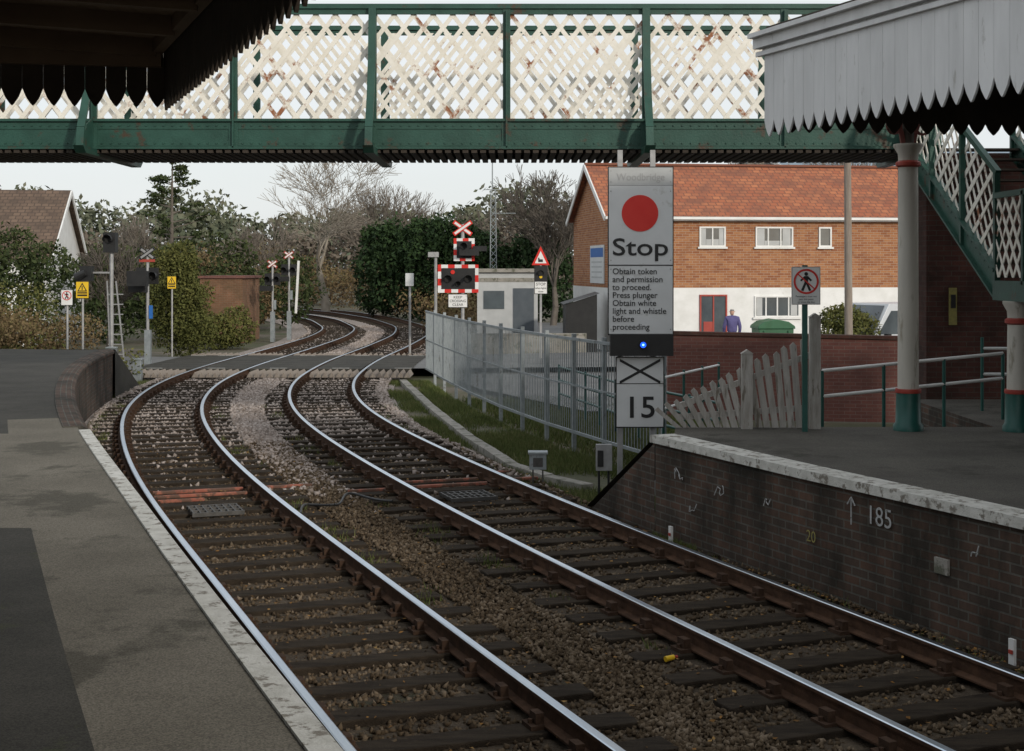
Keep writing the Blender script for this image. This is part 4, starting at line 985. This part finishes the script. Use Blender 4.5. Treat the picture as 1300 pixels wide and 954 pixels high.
# ---------------------------------------------------------------- vegetation
def leafmass(name,blobs,N,size,mat,shell=.55,up=.0,seed=1,parent=None,core=None):
    r=np.random.default_rng(seed); bl=np.array(blobs,float); vol=(bl[:,3]*bl[:,4]*bl[:,5])**(2/3); pr=vol/vol.sum()
    idx=r.choice(len(bl),N,p=pr); b=bl[idx]
    d=r.normal(size=(N,3)); d/=np.linalg.norm(d,axis=1)[:,None]
    lump=1+.16*np.sin(d[:,0]*5+idx)*np.cos(d[:,1]*6+idx*2)+.12*np.sin(d[:,2]*9+idx*3)
    rad=(shell+(1-shell)*r.random(N)**.6)*lump
    P=b[:,:3]+d*rad[:,None]*b[:,3:6]
    keep=P[:,2]>-.3; P=P[keep];d=d[keep];n=len(P)
    a=r.normal(size=(n,3)); a/=np.linalg.norm(a,axis=1)[:,None]; c=np.cross(a,d*.6+r.normal(size=(n,3))*.6); c/=np.linalg.norm(c,axis=1)[:,None]+1e-9
    s=size*r.uniform(.5,1.3,(n,1)); 
    V=np.stack([P-a*s,P-c*s*.5,P+a*s,P+c*s*.5],1).reshape(-1,3); F=np.arange(n*4).reshape(n,4)
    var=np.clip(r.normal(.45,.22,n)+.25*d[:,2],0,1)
    return npmesh(name,V,F,mat,var,parent)
def tufts(name,pts,h,w,mat,seed=1):
    r=np.random.default_rng(seed); P=np.array(pts,float); n=len(P); a=r.uniform(0,6.28,n); H=h*r.uniform(.4,1.3,n)
    dx=np.cos(a)*w;dy=np.sin(a)*w; lean=r.normal(0,.35,(n,2))*H[:,None]
    V=np.zeros((n,3,3)); V[:,0]=P-np.stack([dx,dy,0*dx],1);V[:,1]=P+np.stack([dx,dy,0*dx],1);V[:,2]=P+np.stack([lean[:,0],lean[:,1],H],1)
    return npmesh(name,V.reshape(-1,3),np.arange(n*3).reshape(n,3),mat,r.random(n))
def tree_segs(rs,h,levels,spread,trunk_r,trunk_f=.22,kids=(2,4)):
    S=[]
    def grow(p,d,L,r,lv):
        q=p; dd=d; n=2 if lv<levels else 1
        for i in range(n):
            dd=(dd+Vector((rs.gauss(0,.10),rs.gauss(0,.10),rs.gauss(.03,.06)))).normalized(); q2=q+dd*L/n; r2=r*(.86 if i<n-1 else .72)
            S.append((q,q2,r,r2)); 
            if i<n-1 and lv>0 and lv<levels: 
                sd=Vector((rs.gauss(0,1),rs.gauss(0,1),rs.gauss(0,.3))).normalized(); grow(q2,(dd*.7+sd*spread).normalized(),L*.62,r2*.55,lv+1)
            q=q2; r=r2
        if lv>=levels: return
        k=rs.randint(*kids)
        for j in range(k):
            az=6.283*(j+rs.random()*.7)/k; side=dd.cross(Vector((0,0,1)))
            if side.length<.05: side=Vector((1,0,0))
            side.normalize(); up=side.cross(dd); s=side*math.cos(az)+up*math.sin(az)
            grow(q,(dd+s*spread*rs.uniform(.5,1.15)+Vector((0,0,.08))).normalized(),L*rs.uniform(.66,.86),r*rs.uniform(.55,.75),lv+1)
    grow(Vector((0,0,0)),Vector((0,0,1)),h*trunk_f,trunk_r,0)
    return S
def tubes(S,off_,sc_,rmin=.012,k=3):
    A=np.array([s[0] for s in S])*sc_+off_;B=np.array([s[1] for s in S])*sc_+off_;r0=np.maximum(np.array([s[2] for s in S]),rmin);r1=np.maximum(np.array([s[3] for s in S]),rmin)
    d=B-A; d/=np.linalg.norm(d,axis=1)[:,None]+1e-9; t=np.where(np.abs(d[:,2:3])>.9,[[1,0,0]],[[0,0,1]]); a=np.cross(d,t); a/=np.linalg.norm(a,axis=1)[:,None]; b=np.cross(d,a)
    n=len(S);V=np.zeros((n,2*k,3))
    for i in range(k):
        an=2*math.pi*i/k; o=a*math.cos(an)+b*math.sin(an); V[:,i]=A+o*r0[:,None]; V[:,k+i]=B+o*r1[:,None]
    F=np.array([(i,(i+1)%k,k+(i+1)%k,k+i) for i in range(k)]); F=(F[None]+(np.arange(n)*2*k)[:,None,None]).reshape(-1,4)
    return V.reshape(-1,3),F
def bare_tree(x,y,H,seed,mat='bark',levels=6,spread=.55,tr=.28,wide=1.0,name='bare_tree',rmin=.014,tf=.22,kids=(2,4)):
    rs=random.Random(seed); S=tree_segs(rs,H,levels,spread,tr,tf,kids)
    top=max(s[1].z for s in S); k=H/top
    V,F=tubes(S,np.array((0,0,0.)),np.array((k*wide,k*wide,k)),rmin,3)
    V+=np.array((x,y,-.3)); return npmesh(name,V,F,mat)
bare_tree(-12.4,95,11.6,11,'barkpale',6,.62,.36,1.25,tf=.15)
bare_tree(-8.8,104,9.8,12,'bark',6,.5,.22)
bare_tree(-5.4,108,8.5,13,'bark',5,.5,.2)
bare_tree(2.2,76,8.9,14,'barkdark',6,.5,.22,1.0)
bare_tree(-22,85,6.5,16,'bark',5,.5,.18)
bare_tree(-1.2,95,7.2,17,'barkdark',5,.5,.18)
bare_tree(14,82,11.5,18,'barkpale',6,.55,.25)
bare_tree(19,78,10.5,19,'bark',6,.55,.25)
bare_tree(9.2,84,9.6,20,'bark',5,.55,.22)
bare_tree(-15.5,88,6.5,21,'bark',5,.5,.18)
bare_tree(-14.8,52,4.4,22,'barkdark',5,.6,.10,1.0)
bare_tree(25,90,11.5,23,'barkpale',6,.55,.25)
pt=empty('pine_tree',(-17.3,72,0)); r=random.Random(5); mb=MB(); mb.cyl((-17.3,72,-.3),(-17.25,72,8.3),.16,.03,8); bl=[]
for i in range(34):
    z=3.2+5.0*(i/34)+r.uniform(-.1,.1); L=(9.0-z)*.42+.2; a=r.uniform(0,6.28); L*=r.uniform(.6,1.15); tip=(-17.3+L*math.cos(a),72+L*math.sin(a),z+L*r.uniform(.05,.35))
    mb.cyl((-17.3,72,z),tip,.035,.012,5)
    for t in(.5,.8,1.02):
        if r.random()<.85: bl.append((-17.3+(tip[0]+17.3)*t,72+(tip[1]-72)*t,z+(tip[2]-z)*t+.05,.30,.30,.16))
mb.build('trunk_and_limbs',['barkdark'],pt)
leafmass('needles',bl,3400,.10,'leafmid',.1,seed=3,parent=pt)
def ribbon(p0,p1,h,depth,n,seed,hv=.15,zb=0):
    r=random.Random(seed); out=[]
    for i in range(n):
        t=(i+.5)/n; x=p0[0]+(p1[0]-p0[0])*t;y=p0[1]+(p1[1]-p0[1])*t; hh=h*(1+r.uniform(-hv,hv)); L=math.dist(p0,p1)/n
        out.append((x,y+r.uniform(-.3,.3),zb+hh*.5,L*.9,depth,hh*.55)); out.append((x+r.uniform(-L,L)*.4,y,zb+hh*.82,L*.6,depth*.7,hh*.25))
    return out
leafmass('evergreen_hedge',ribbon((-9.2,88),(-1.8,82),5.3,1.6,9,1,.06),24000,.15,'leafdk',.7,seed=5)
leafmass('evergreen_hedge',ribbon((-1.8,82),(3,80),4.3,1.5,5,2,.12),9000,.15,'leafdk',.7,seed=6)
leafmass('hedge',ribbon((-24,46.5),(-14.2,45),3.9,1.5,8,3,.12),24000,.085,'leafmid',.65,seed=7)
leafmass('ivy_shrub',[(-11.4,48.5,1.6,.85,.7,2.0),(-10.9,48.3,1.2,.75,.7,1.5),(-11.3,48.6,3.0,.6,.5,.75),(-12,48.6,2.2,.6,.6,1.5)],15000,.06,'leafolive',.5,seed=8)
leafmass('shrub',[(-15,62,1.7,1.8,1.2,2.1),(-17,60,1.9,1.8,1.2,2.0),(-13,66,1.9,1.6,1.2,2.2),(-11.3,72,2.0,1.5,1,1.9)],11000,.12,'leafmid',.6,seed=9)
leafmass('shrub',[(-10.9,56,.5,.8,.7,.85),(-11.5,55.5,.4,.8,.7,.8),(-12.4,56,.4,.8,.7,.7)],6000,.07,'leafolive',.5,seed=10)
leafmass('shrub',[(9.3,40.3,.7,.85,.7,1.05),(10.0,41,.8,.8,.7,1.0),(8.9,40.5,.35,.7,.5,.6),(9.4,40.4,1.4,.6,.5,.45)],9000,.06,'leafolive',.5,seed=11)
leafmass('bramble_scrub',ribbon((-19,33),(-11.4,38),1.5,1.6,8,4,.3)+ribbon((-22,38.3),(-12.8,39.3),1.8,1.4,8,5,.3)+ribbon((-14.6,26),(-13.6,34),1.1,1.0,6,9,.3),34000,.055,'dry',.45,seed=12)
leafmass('green_scrub',ribbon((-20,40),(-13.2,40.5),2.1,.8,6,6,.3)+ribbon((-18,35),(-12.6,37.6),1.0,.9,4,16,.3)+[(-10.6,39.3,.2,.5,.4,.5),(-12.2,37,.5,.8,.6,.8)],14000,.055,'leafolive',.45,seed=13)
leafmass('lineside_scrub',ribbon((-13,70),(-15.5,84),2.3,1.3,7,7,.4)+ribbon((-15.5,84),(-30,100),3,1.6,8,8,.4),16000,.12,'dry',.4,seed=14)
leafmass('lineside_scrub',ribbon((-1.9,58),(-2.3,76),1.2,.7,8,9,.5)+ribbon((-3.2,78),(-9,96),1.6,.9,8,10,.5)+ribbon((-9,98),(-24,118),3.4,2,8,12,.4),15000,.11,'dry',.4,seed=15)
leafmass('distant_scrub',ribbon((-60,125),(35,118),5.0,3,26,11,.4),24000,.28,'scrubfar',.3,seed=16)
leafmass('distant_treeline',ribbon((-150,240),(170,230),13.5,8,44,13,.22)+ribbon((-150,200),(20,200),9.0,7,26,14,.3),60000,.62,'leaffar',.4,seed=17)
leafmass('distant_bushes',ribbon((-45,92),(-19,80),4.2,2.2,10,15,.35),16000,.17,'leafmid',.4,seed=18)
# grass
pts=[]; r=random.Random(9)
def between(z):
    a=off('R',z,1.55)[0]; fx=float(np.interp(z,[21.2,23.3,26,29.2,32.5,36.3,40.2],[2.25,1.5,.62,-.25,-1.0,-1.75,-2.45])); return a,fx
def hsh(x,y): return math.sin(x*2.1+y*1.3)+math.sin(x*.9-y*1.7+2)+math.sin(x*3.3+1)*.6
tx=[p[0] for p in TP][::-1];tz=[p[1] for p in TP][::-1]
for i in range(80000):
    z=18.6+(r.random()**1.3)*21; a,fx=between(max(z,21.2)); 
    if z<21.2: a=off('R',z,1.7)[0]; fx=2.3
    x=a+(fx-a)*r.random()
    dt=abs(x-float(np.interp(z,tz,tx)))
    if dt<.14 and z>20.4: continue
    if hsh(x,z)+.9+(x-a)/(fx-a+.01)*1.1<r.uniform(-.2,2.2): continue
    pts.append((x,z,-.31))
tufts('grass',pts,.10,.008,'grass',1)
pts=[]
for i in range(22000):
    z=22+r.random()*12; fx=between(z)[1]; x=fx+.1+r.random()*4
    if x<8: pts.append((x,z,-.3))
tufts('grass',pts,.13,.012,'grass',2)
pts=[]
for i in range(14000):
    z=19+r.random()*20; p=off('L',z,-1.42+abs(r.gauss(0,.16))*(1 if z<34 else -4)); 
    if hsh(p[0]*.5,z*.8)>-.6: pts.append((p[0],p[1],-.25))
for i in range(14000):
    z=9+r.random()*9; X_=wx(z)-.05-abs(r.gauss(0,.18))
    if hsh(X_,z)>.3: pts.append((X_,z,-.22))
for i in range(9000):
    z=10+r.random()*22; w=r.choice('LR'); p=off(w,z,r.choice((-1,1))*(.97+abs(r.gauss(0,.16))))
    if hsh(p[0]*2,z*1.7)>.9: pts.append((p[0],p[1],-.2))
tufts('weeds',pts,.085,.007,'grass',3)
pts=[]
for i in range(26000):
    z=22+r.random()*17; a=off('L',z,EO-.42)[0]-max(3.2,12-(z-16)*1.6); x=a-r.random()*7+.3
    pts.append((x,z,-.3 if x<a else .93))
tufts('long_grass',pts,.55,.014,'dry',4)
pts=[]
for i in range(7000):
    z=19+r.random()*13; x=off('L',z,EO-.42)[0]-max(2.4,9-(z-16)*1.4)-r.random()*1.2; pts.append((x,z,.94))
tufts('platform_weeds',pts,.14,.01,'dry',5)
# fallen leaves
LP=[]; r=random.Random(31)
for i in range(900):
    z=7+r.random()**1.4*18; l_=off('L',z,-1.4)[0]; r_=off('R',z,1.7)[0]; x=l_+(r_-l_)*r.random()
    LP.append((x,z,-.165))
for i in range(260):
    z=9+r.random()*9; LP.append((wx(z)-.06-abs(r.gauss(0,.15)),z,-.18))
LP=np.array(LP); n_=len(LP); rg=np.random.default_rng(2); a_=rg.uniform(0,6.28,n_); s_=rg.uniform(.012,.028,n_)
V=np.zeros((n_,4,3))
for k in range(4):
    an=a_+k*math.pi/2; m_=1 if k%2==0 else .6; V[:,k]=LP+np.stack([np.cos(an)*s_*m_,np.sin(an)*s_*m_,rg.uniform(0,.014,n_)],1)
npmesh('fallen_leaves',V.reshape(-1,3),np.arange(n_*4).reshape(n_,4),'litter',rg.random(n_))

# ---------------------------------------------------------------- sky, sun, camera
w=bpy.data.worlds.new('World'); sc.world=w; w.use_nodes=True; n=w.node_tree.nodes; l=w.node_tree.links
bg=n['Background']; sky=n.new('ShaderNodeTexSky'); sky.sky_type='NISHITA'; sky.sun_disc=False
SE=math.radians(20); sd=Vector((.55,-.83)).normalized(); sky.sun_elevation=SE; sky.sun_rotation=math.atan2(sd.x,sd.y); sky.air_density=1.0; sky.dust_density=2.0; sky.ozone_density=1
tc=n.new('ShaderNodeTexCoord'); mp=n.new('ShaderNodeMapping'); mp.inputs['Scale'].default_value=(1,1,4); no=n.new('ShaderNodeTexNoise'); no.inputs['Scale'].default_value=1.6; no.inputs['Detail'].default_value=6
l.new(tc.outputs['Generated'],mp.inputs[0]); l.new(mp.outputs[0],no.inputs['Vector'])
f=ramp(n,l,no.outputs['Fac'],[(.3,(.66,.66,.66)),(.7,(.94,.94,.94))])
mx=n.new('ShaderNodeMix'); mx.data_type='RGBA'; l.new(f,mx.inputs[0]); l.new(sky.outputs[0],mx.inputs[6]); mx.inputs[7].default_value=(6.7,6.95,7.1,1)
l.new(mx.outputs[2],bg.inputs['Color']); bg.inputs['Strength'].default_value=.130
s=bpy.data.lights.new('sun','SUN'); s.energy=2.0; s.angle=math.radians(3); s.color=(1,.93,.82)
so=bpy.data.objects.new('sun',s); sc.collection.objects.link(so)
dv=Vector((sd.x*math.cos(SE),sd.y*math.cos(SE),math.sin(SE))); so.rotation_euler=dv.to_track_quat('Z','Y').to_euler(); so.location=(20,-30,20)
cam=bpy.data.cameras.new('camera'); co=bpy.data.objects.new('camera',cam); sc.collection.objects.link(co); sc.camera=co
co.location=(0,0,2.9); co.rotation_euler=(math.pi/2,0,0); cam.sensor_width=36; cam.lens=49.85; cam.shift_y=-137/1300; cam.clip_end=3000; cam.clip_start=.05
